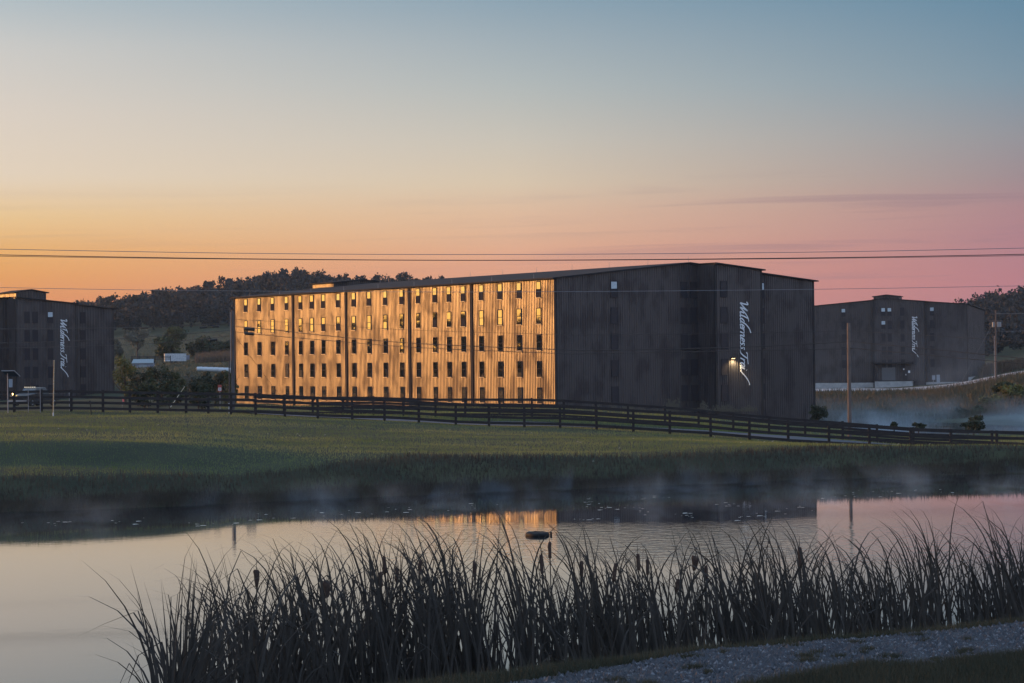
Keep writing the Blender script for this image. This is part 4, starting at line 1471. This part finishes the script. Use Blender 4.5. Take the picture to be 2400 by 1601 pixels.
for i, (px, d, w, h, lm, lab, ytop) in enumerate(sl):
    d, w = d * .80, w * .84
    zt_ = at(px, ytop, d).z
    g = float(gpt(px, d).z)
    hh_ = max(zt_ - g, .8)
    tree(px, d, w, hh_, lab, MT[lm], 'shrub', n=1500, size=.105, seed=60 + i, hollow=.2, cat='shrub', group='thicket left of the central warehouse', limbs=4, base=.02, k=12)

# right-hand shrubs
for i, (px, d, w, ytop, ybot, lm, lab, nn) in enumerate([
        (2280, 214, 2.25, 976, 1014, 'leaf_c', 'round dark bush behind the fence at the right, before the mist', 1100),
        (2093, 212, .7, 990, 1003, 'leaf_c', 'tiny bush behind the fence right of the wooden pole', 220), (2150, 210, 1.3, 992, 1008, 'leaf_c', 'low spreading bush between the tiny bush and the round bush', 260),
        (1916, 259, 2.3, 950, 1003, 'leaf_c', 'leafy bush at the right corner of the central warehouse', 1100),
        (2320, 352, 3.6, 925, 985, 'leaf_d', 'yellow green shrub low on the right slope', 2200), (2370, 358, 4.2, 905, 965, 'leaf_d', 'bright shrub at the right edge of the slope', 2600),
        (2352, 372, 4.0, 890, 930, 'leaf_a', 'green shrub high on the right slope', 2200), (2295, 340, 3.0, 950, 1000, 'leaf_a', 'green shrub at the water edge of the right slope', 1800),
        (2395, 345, 4.0, 940, 1000, 'leaf_a', 'dark green shrub in the lower right of the slope', 2400), (2250, 338, 2.6, 955, 985, 'leaf_c', 'dark shrub at the left end of the right slope', 1300)]):
    zt_ = at(px, ytop, d).z
    zb = at(px, ybot, d).z
    tree(px, d, w, zt_ - zb, lab, MT[lm], 'shrub', n=nn, size=.12 if d < 300 else .2, seed=110 + i, cat='shrub', limbs=6, base=.02, k=11, z=zb, hollow=.15)

# weeds along the foot of the warehouse
wd = []
for (x0, x1, k, hmx) in ((1335, 1350, 20, 1.1), (1376, 1384, 14, .9), (1400, 1425, 40, .9), (1500, 1532, 80, 1.5), (1582, 1600, 30, 1.2), (1612, 1660, 60, .8), (1680, 1712, 40, .7), (1420, 1680, 90, .4)):
    for i in range(k):
        px = random.uniform(x0, x1)
        kk = (px - CX) / F
        tt = (kk * 248.1 - 4.47) / (.836 - kk * .5485)
        p0 = Vector((4.47 + .836 * tt + .5485 * 4.2, 248.1 + .5485 * tt - .836 * 4.2, 0))
        z0 = at(px, 966, p0.y).z
        h = hmx * random.uniform(.4, 1)
        for j in range(6):
            zz_ = z0 + h * random.uniform(.1, 1)
            s_ = .025 + .03 * random.random()
            a_ = random.uniform(-.25, .25)
            wd.append([(p0.x + a_ - s_, p0.y, zz_ - s_ * 2), (p0.x + a_ + s_, p0.y + .02, zz_), (p0.x + a_ + s_ * .4, p0.y, zz_ + s_ * 3)])
tag(link(bpy.data.objects.new('wall_weeds', array_mesh('wall_weeds', np.array(wd), mat('weed', (.085, .078, .058), .8)))), 'dry weeds growing along the foot of the central warehouse', 'weeds', kind='stuff')

# brush on the slope between the lower pond and the service road
N = 30000
px = RNG.uniform(1880, 2700, N)
d = 328 + RNG.uniform(0, 1, N) ** 1.2 * 140
blades('slope_brush', px, d, RNG.uniform(.3, 1.0, N), RNG.uniform(.08, .2, N), leaf_mat('brush', (.05, .055, .035), (.075, .06, .042), .05), 'rough brush on the slope above the lower pond', lean=.6)
N = 14000
px = RNG.uniform(255, 560, N)
d = 400 + RNG.uniform(0, 1, N) * 420
blades('field_grass', px, d, RNG.uniform(.15, .5, N), RNG.uniform(.1, .25, N), leaf_mat('field', (.06, .068, .045), (.085, .082, .055), .05), 'pale grass of the sloping field on the left', lean=.6)

# trees to the left of the picture, which the golden windows mirror
for i in range(34):
    t = (i % 17 - 6.5 + .5 * (i // 17)) * 9.0 + random.uniform(-2, 2)
    cx_, cy_ = -205 - 9 * (i // 17) + .40 * t, 352 + 5 * (i // 17) + .917 * t
    hh_ = random.uniform(10.5, 12.5) if i % 4 else random.uniform(12.5, 14)
    tree(0, cy_, hh_ * .75, hh_, 'leafy tree in the row outside the left of the picture', MT['leaf_a'], 'tree', n=1500, size=.5, seed=300 + i, group='tree row mirrored in the golden windows', base=.05, k=11, x=cx_)

# unseen tree belt, added to block the low sun from the reeds and near bank
for i in range(9):
    t = 4 + i * 6.2
    hh_ = random.uniform(13.5, 15.5)
    tree(0, .927 * t + .375 * 142, hh_ * .85, hh_, 'unseen leafy tree added left of the pond to shade the near bank', MT['leaf_c'], 'tree', n=1500, size=.5, seed=400 + i,
         group='added tree belt shading the near bank', base=.02, k=12, x=.375 * t - .927 * 142)

# ------------------------------------------------------------------ pond things
b = at(1259, 1256, 66.3)
b.z = 0
fl_ = tag(empty('pond_float', b, math.radians(6)), 'dark oval ribbed float lying in the middle of the pond', 'float')
mb = MB()
ring = []
for k in range(33):
    t = 2 * math.pi * k / 32
    ring.append((math.cos(t) * .26, math.sin(t) * .42, .03))
mb.tube(ring, [.062 if k % 4 else .071 for k in range(33)], 10, cap=False)
mb.build('ring', MT['pad_dark'], fl_)
MB().box(-.2, .2, -.22, .22, .0, .075).build('deck', MT['pad_dark'], fl_)
o = MB().box(.36, .41, -.03, .03, -.05, .09).build('buoy', MT['pad_dark'], fl_)
MB().beam((.28, 0, .02), (.37, 0, .02), .02, .02).build('tether', MT['closure'], fl_)

pad = MB()
ring = [(0, 0, .006)]
for k in range(15):
    t = .25 + (2 * math.pi - .5) * k / 14
    ring.append((math.cos(t) * (.95 + .1 * random.random()), math.sin(t) * (.95 + .1 * random.random()), .012 + .01 * random.random()))
pad.add(ring, [(0, k, k + 1) for k in range(1, 15)])
ME_PAD = pad.mesh('lily_pad', MT['pad'])
spots = []
for c0x, c0y, k, sx, sy in ((130, 1225, 7, 60, 8), (300, 1222, 6, 50, 6), (480, 1228, 8, 60, 8), (620, 1215, 6, 60, 6), (790, 1202, 8, 60, 6), (940, 1195, 8, 70, 8), (1100, 1188, 7, 60, 8),
                            (1380, 1176, 10, 12, 6), (1420, 1187, 5, 20, 6), (1500, 1196, 9, 40, 7), (1540, 1165, 7, 40, 4), (1620, 1208, 8, 40, 6), (1720, 1180, 8, 50, 6), (1780, 1212, 9, 50, 5),
                            (1860, 1192, 8, 50, 7), (1960, 1165, 6, 50, 4), (2080, 1152, 8, 60, 4), (2200, 1150, 6, 60, 4), (1370, 1217, 6, 25, 1.5)):
    for i in range(k):
        spots.append((random.gauss(c0x, sx * .6), random.gauss(c0y, sy * .7)))
for i, (px, py) in enumerate(spots):
    v = at(px, py, 1.0) - Vector((0, 0, HC))
    d = -HC / v.z
    if not (45 < d < 100) or float(gz(px * 0 + (px - CX) / F * d, d)) > -.05:
        continue
    o = bpy.data.objects.new('lily_pad', ME_PAD)
    link(o)
    o.location = (v.x * d, v.y * d, 0)
    s = random.choice((.03, .04, .05, .07, .10))
    o.scale = (s, s * random.uniform(.7, 1), s)
    o.rotation_euler = (random.gauss(.03, .03), random.gauss(0, .03), random.uniform(-.6, .6))
    tag(o, 'small leaf floating flat on the pond, its sky reflection painted pale', 'leaf', 'floating leaves on the pond')

# ------------------------------------------------------------------ reeds
TOPX = [270, 300, 340, 400, 470, 520, 560, 600, 700, 800, 900, 1000, 1080, 1140, 1165, 1190, 1230, 1300, 1400, 1500, 1600, 1700, 1760, 1850, 1900, 1960, 2040, 2090, 2140, 2200, 2300, 2360, 2420]
TOPY = [1600, 1500, 1420, 1372, 1350, 1340, 1300, 1285, 1290, 1275, 1262, 1236, 1228, 1245, 1370, 1310, 1262, 1272, 1262, 1285, 1315, 1262, 1225, 1235, 1262, 1262, 1330, 1262, 1235, 1222, 1270, 1222, 1205]


def shore_near(px):
    return np.interp(px, [100, 250, 400, 550, 690, 950, 1300, 1620, 1907, 2400, 3100], [19, 21.3, 25, 30, 31.5, 33, 33.5, 34, 34.5, 36, 37])


quads = []
ends = []


def leafblade(base, h, lean, droop, w, fold=None, seg=9, pw=2.6):
    az_ = lean[1]
    pts = []
    p = Vector(base)
    ang = lean[0]
    L = h / seg
    for i in range(seg + 1):
        pts.append(p.copy())
        t = i / seg
        a = ang + droop * t ** pw
        if fold and t > fold[0]:
            a += fold[1] * min(1, (t - fold[0]) / .14)
        p = p + Vector((math.sin(a) * math.cos(az_), math.sin(a) * math.sin(az_), math.cos(a))) * L
    face = random.uniform(-.9, .9)
    sd_ = Vector((math.cos(face), math.sin(face), 0))
    for i in range(seg):
        t0, t1 = i / seg, (i + 1) / seg
        w0 = w * (1 - t0 ** 3.6) * (.75 + .5 * math.sin(math.pi * min(t0 * 1.1, 1)))
        w1 = w * (1 - t1 ** 3.6) * (.75 + .5 * math.sin(math.pi * min(t1 * 1.1, 1))) + .0012
        a, b = pts[i], pts[i + 1]
        quads.append((a - sd_ * w0 / 2, a + sd_ * w0 / 2, b + sd_ * w1 / 2, b - sd_ * w1 / 2))


def reed_h(px, d):
    y = np.interp(px, TOPX, TOPY) - 8
    return max(.5, (at(px, y, d).z + .15) * (1.0 + .10 * math.sin(px / 37.0) * math.sin(px / 91.0 + 1) + .05 * math.sin(px / 13.0)))


clumps = [random.uniform(270, 2440) for _ in range(120)]
NB = 2700
for i in range(NB):
    px = random.choice(clumps) + random.gauss(0, 22) if random.random() < .62 else random.uniform(310, 2450)
    px = max(px, 370 + random.random() * 60)
    if 1148 < px < 1205 and random.random() < .75:
        continue
    d = float(shore_near(px)) + .3 + random.random() ** 1.3 * (4.6 if px > 480 else 2.2)
    x = (px - CX) / F * d
    z = max(float(gz(x, d)), -.25)
    H = reed_h(px, d)
    k = random.random()
    h = H * (random.uniform(.80, 1.04) if k < .30 else random.uniform(.42, .82) if k < .78 else random.uniform(.2, .5))
    left = random.random() < (.66 if px > 560 else .25)
    az_ = math.pi + random.gauss(0, .6) if left else random.gauss(0, .6)
    lean = ((abs(random.gauss(0, .14)) + (.05 if left else 0)) * (.5 if px < 520 else 1.0), az_)
    r_ = random.random()
    fold = None
    droop = random.uniform(0, .35)
    if r_ < .30:
        droop = random.uniform(.9, 2.6)
        h *= 1.12
    elif r_ < .54:
        fold = (random.uniform(.45, .88), random.uniform(1.4, 2.5))
        h *= 1.15
    leafblade((x, d, z), h / math.cos(min(lean[0], .6)), lean, droop, random.uniform(.016, .035), fold)
# long leaves that rise clear of the bed and hang over at the tip
for i in range(430):
    px = random.uniform(520, 2440)
    if 1140 < px < 1215:
        continue
    d = float(shore_near(px)) + .8 + random.random() * 3.4
    x = (px - CX) / F * d
    H = reed_h(px, d)
    left = random.random() < .7
    lean = (abs(random.gauss(.08, .1)), (math.pi if left else 0) + random.gauss(0, .45))
    h = H * random.uniform(.95, 1.28)
    leafblade((x, d, -.15), h, lean, random.uniform(1.4, 3.2), random.uniform(.016, .032), None, 13, random.uniform(3.2, 6.5))
# a few tall solitary leaves
for px, ytop, lean, w in ((540, 1290, .22, .02), (1157, 1206, -.02, .035), (1178, 1295, .05, .016), (1262, 1222, .1, .022), (1355, 1205, -.2, .022), (1575, 1215, .12, .02), (1590, 1225, .16, .018),
                          (1650, 1250, -.12, .014), (1780, 1212, .06, .022), (1790, 1220, -.04, .022), (1872, 1232, .05, .02), (1945, 1208, .3, .02), (2120, 1230, .26, .022), (2180, 1215, .3, .022),
                          (2225, 1218, .34, .02), (2340, 1225, -.1, .018), (2395, 1205, .2, .02), (620, 1285, -.05, .02), (980, 1225, .28, .022), (1020, 1222, .2, .022),
                          (705, 1292, -.1, .02), (740, 1283, -.05, .018), (802, 1270, .02, .02)):
    d = float(shore_near(px)) + random.uniform(1.5, 3.5)
    zt_ = at(px, ytop, d).z
    h = zt_ + .2
    xx = (px - CX) / F * d + math.sin(lean) * h
    leafblade((xx, d, -.2), h / math.cos(lean), (abs(lean), math.pi if lean > 0 else 0), .12, w, None, 10)
RQ = np.array([[tuple(v) for v in q_] for q_ in quads])
tag(link(bpy.data.objects.new('cattail_reeds', array_mesh('cattail_reeds', RQ, MT['reed']))), 'dense bed of dark reed leaves along the near shore', 'reeds', kind='stuff')

# cattail stalks with their brown seed heads
heads = [(601, 1335, 1.0, 0, 'fat worn', 1.5), (766, 1360, 1.0, 0, 'fat fluffy', 1.9), (900, 1305, 1.0, .06, 'plain', 1.1), (892, 1340, .9, .05, 'plain', 1.0), (930, 1330, .9, .0, 'plain', 1.1), (985, 1312, .9, -.03, 'plain', 1.0),
         (1112, 1315, 1.0, 0, 'plain', 1.1), (1268, 1300, 1.2, .05, 'plain', 1.1), (1288, 1270, 1.0, .02, 'plain', 1.0), (1362, 1315, 1.0, .03, 'plain', 1.2), (1443, 1320, 1.1, -.12, 'plain', 1.1),
         (1495, 1298, 1.0, .05, 'plain', 1.1), (1517, 1310, 1.0, .02, 'plain', 1.0), (1630, 1303, .9, -.12, 'worn fluffy', 1.9), (1655, 1325, .8, .0, 'plain', 1.0), (1874, 1282, 1.2, .05, 'plain', 1.2), (1590, 1357, .8, -.2, 'plain', 1.3)]
ords = 'first second third fourth fifth sixth seventh eighth ninth tenth eleventh twelfth thirteenth fourteenth fifteenth sixteenth seventeenth'.split()
heads.sort()
for i, (px, ytop, l, lean, kind, fat) in enumerate(heads):
    d = float(shore_near(px)) + random.uniform(1.0, 2.2)
    top = at(px, ytop, d)
    hl = .24 * l
    base = Vector((top.x + lean * top.z, d, -.2))
    ax = (top - base).normalized()
    root = tag(empty('cattail', (base.x, base.y, 0)), '%s cattail seed head on its stalk, %s from the left' % (kind, ords[i]), 'cattail', 'cattail stalks in the reeds')
    org = Vector((base.x, base.y, 0))
    MB().tube([base - org, top - ax * hl - org], [.012, .009], 6).build('stalk', MT['reed'], root)
    hb = MB()
    R0 = .025 * fat
    ts = [0, .05, .15, .4, .7, .9, .97, 1]
    if fat > 1.4:
        rs = [.25, .45, .6, .85, 1.1, 1.1, .9, .5]
    else:
        rs = [.4, .85, 1, 1, 1, .95, .8, .4]
    hb.tube([top - ax * hl * (1 - t_) - org + Vector((random.gauss(0, .002 * fat), 0, 0)) for t_ in ts], [R0 * r_ * random.uniform(.92, 1.08) for r_ in rs], 12)
    hb.build('seed_head', MT['head'], root)
    MB().tube([top - org - ax * .01, top + ax * .16 + Vector((random.gauss(0, .01), 0, 0)) - org], [.005, .002], 5).build('spike', MT['reed'], root)


# ------------------------------------------------------------------ air and mist
def volume_mat(name, col, density, noise=None):
    m = bpy.data.materials.new(name)
    m.use_nodes = True
    nt = m.node_tree
    nt.nodes.clear()
    out = nt.nodes.new('ShaderNodeOutputMaterial')
    v = nt.nodes.new('ShaderNodeVolumePrincipled')
    v.inputs['Color'].default_value = (*col, 1)
    v.inputs['Density'].default_value = density
    v.inputs['Anisotropy'].default_value = .2
    nt.links.new(v.outputs[0], out.inputs['Volume'])
    if noise:
        sc, lo_, hi_, zlo, zhi = noise
        t = nt.nodes.new('ShaderNodeTexCoord')
        mp = nt.nodes.new('ShaderNodeMapping')
        mp.inputs['Scale'].default_value = sc
        nt.links.new(t.outputs['Object'], mp.inputs[0])
        n = nt.nodes.new('ShaderNodeTexNoise')
        n.inputs['Scale'].default_value = 1
        n.inputs['Detail'].default_value = 3
        n.inputs['Distortion'].default_value = .8
        nt.links.new(mp.outputs[0], n.inputs['Vector'])
        r = nt.nodes.new('ShaderNodeMapRange')
        r.inputs[1].default_value, r.inputs[2].default_value = lo_, hi_
        r.inputs[3].default_value, r.inputs[4].default_value = 0, density
        nt.links.new(n.outputs[0], r.inputs[0])
        s_ = nt.nodes.new('ShaderNodeSeparateXYZ')
        nt.links.new(t.outputs['Object'], s_.inputs[0])
        r2 = nt.nodes.new('ShaderNodeMapRange')
        r2.interpolation_type = 'SMOOTHSTEP'
        r2.inputs[1].default_value, r2.inputs[2].default_value = zhi, zlo
        nt.links.new(s_.outputs[2], r2.inputs[0])
        mu = nt.nodes.new('ShaderNodeMath')
        mu.operation = 'MULTIPLY'
        nt.links.new(r.outputs[0], mu.inputs[0])
        nt.links.new(r2.outputs[0], mu.inputs[1])
        r3 = nt.nodes.new('ShaderNodeMapRange')
        r3.inputs[1].default_value, r3.inputs[2].default_value = -14, 4
        r3.inputs[3].default_value, r3.inputs[4].default_value = .45, 1
        nt.links.new(s_.outputs[0], r3.inputs[0])
        mu2 = nt.nodes.new('ShaderNodeMath')
        mu2.operation = 'MULTIPLY'
        nt.links.new(mu.outputs[0], mu2.inputs[0])
        nt.links.new(r3.outputs[0], mu2.inputs[1])
        nt.links.new(mu2.outputs[0], v.inputs['Density'])
    return m


hz = MB().box(-2300, 2100, -30, 2700, -8, 75).build('haze', volume_mat('haze_air', (.60, .80, 1.0), .00005))
tag(hz, 'thin bluish morning air over the whole valley', 'haze', kind='stuff')


def mist(name, pts, z0, z1, m, label):
    mb = MB()
    n = len(pts)
    for z in (z0, z1):
        for px, a, b in pts:
            u = (px - CX) / F
            mb.v += [(u * a, a, z), (u * b, b, z)]
    o = 2 * n
    for i in range(n - 1):
        p_, q_ = 2 * i, 2 * i + 2
        mb.f += [(p_, p_ + 1, q_ + 1, q_), (o + p_, o + q_, o + q_ + 1, o + p_ + 1), (p_, q_, o + q_, o + p_), (p_ + 1, o + p_ + 1, o + q_ + 1, q_ + 1)]
    e = 2 * n - 2
    mb.f += [(0, o, o + 1, 1), (e, e + 1, o + e + 1, o + e)]
    ob = mb.build(name, m)
    tag(ob, label, 'mist', kind='stuff')
    return ob


mist('pond_mist', [(-200, 66, 84), (550, 66, 84), (1300, 70, 90), (1907, 72, 95), (2600, 75, 100)], .05, 1.15,
     volume_mat('pond_mist_air', (.52, .76, 1.0), .065, ((.55, .24, .35), .545, .71, .05, 1.1)), 'wisps of mist rising off the far side of the pond')
mist('valley_mist', [(1890, 262, 345), (2150, 262, 340), (2400, 262, 330), (2750, 262, 310)], -4.0, .6,
     volume_mat('valley_mist_air', (.70, .85, 1.0), .028, ((.10, .035, .22), .44, .68, -3.8, .2)), 'bank of mist lying over the lower pond')
mist('drifting_mist', [(1900, 440, 495), (2150, 440, 492), (2330, 440, 488)], -1.5, 13,
     volume_mat('drifting_mist_air', (.56, .78, 1.0), .0042, ((.05, .03, .08), .47, .72, -1, 12.5)), 'faint mist drifting up before the distant right warehouse')
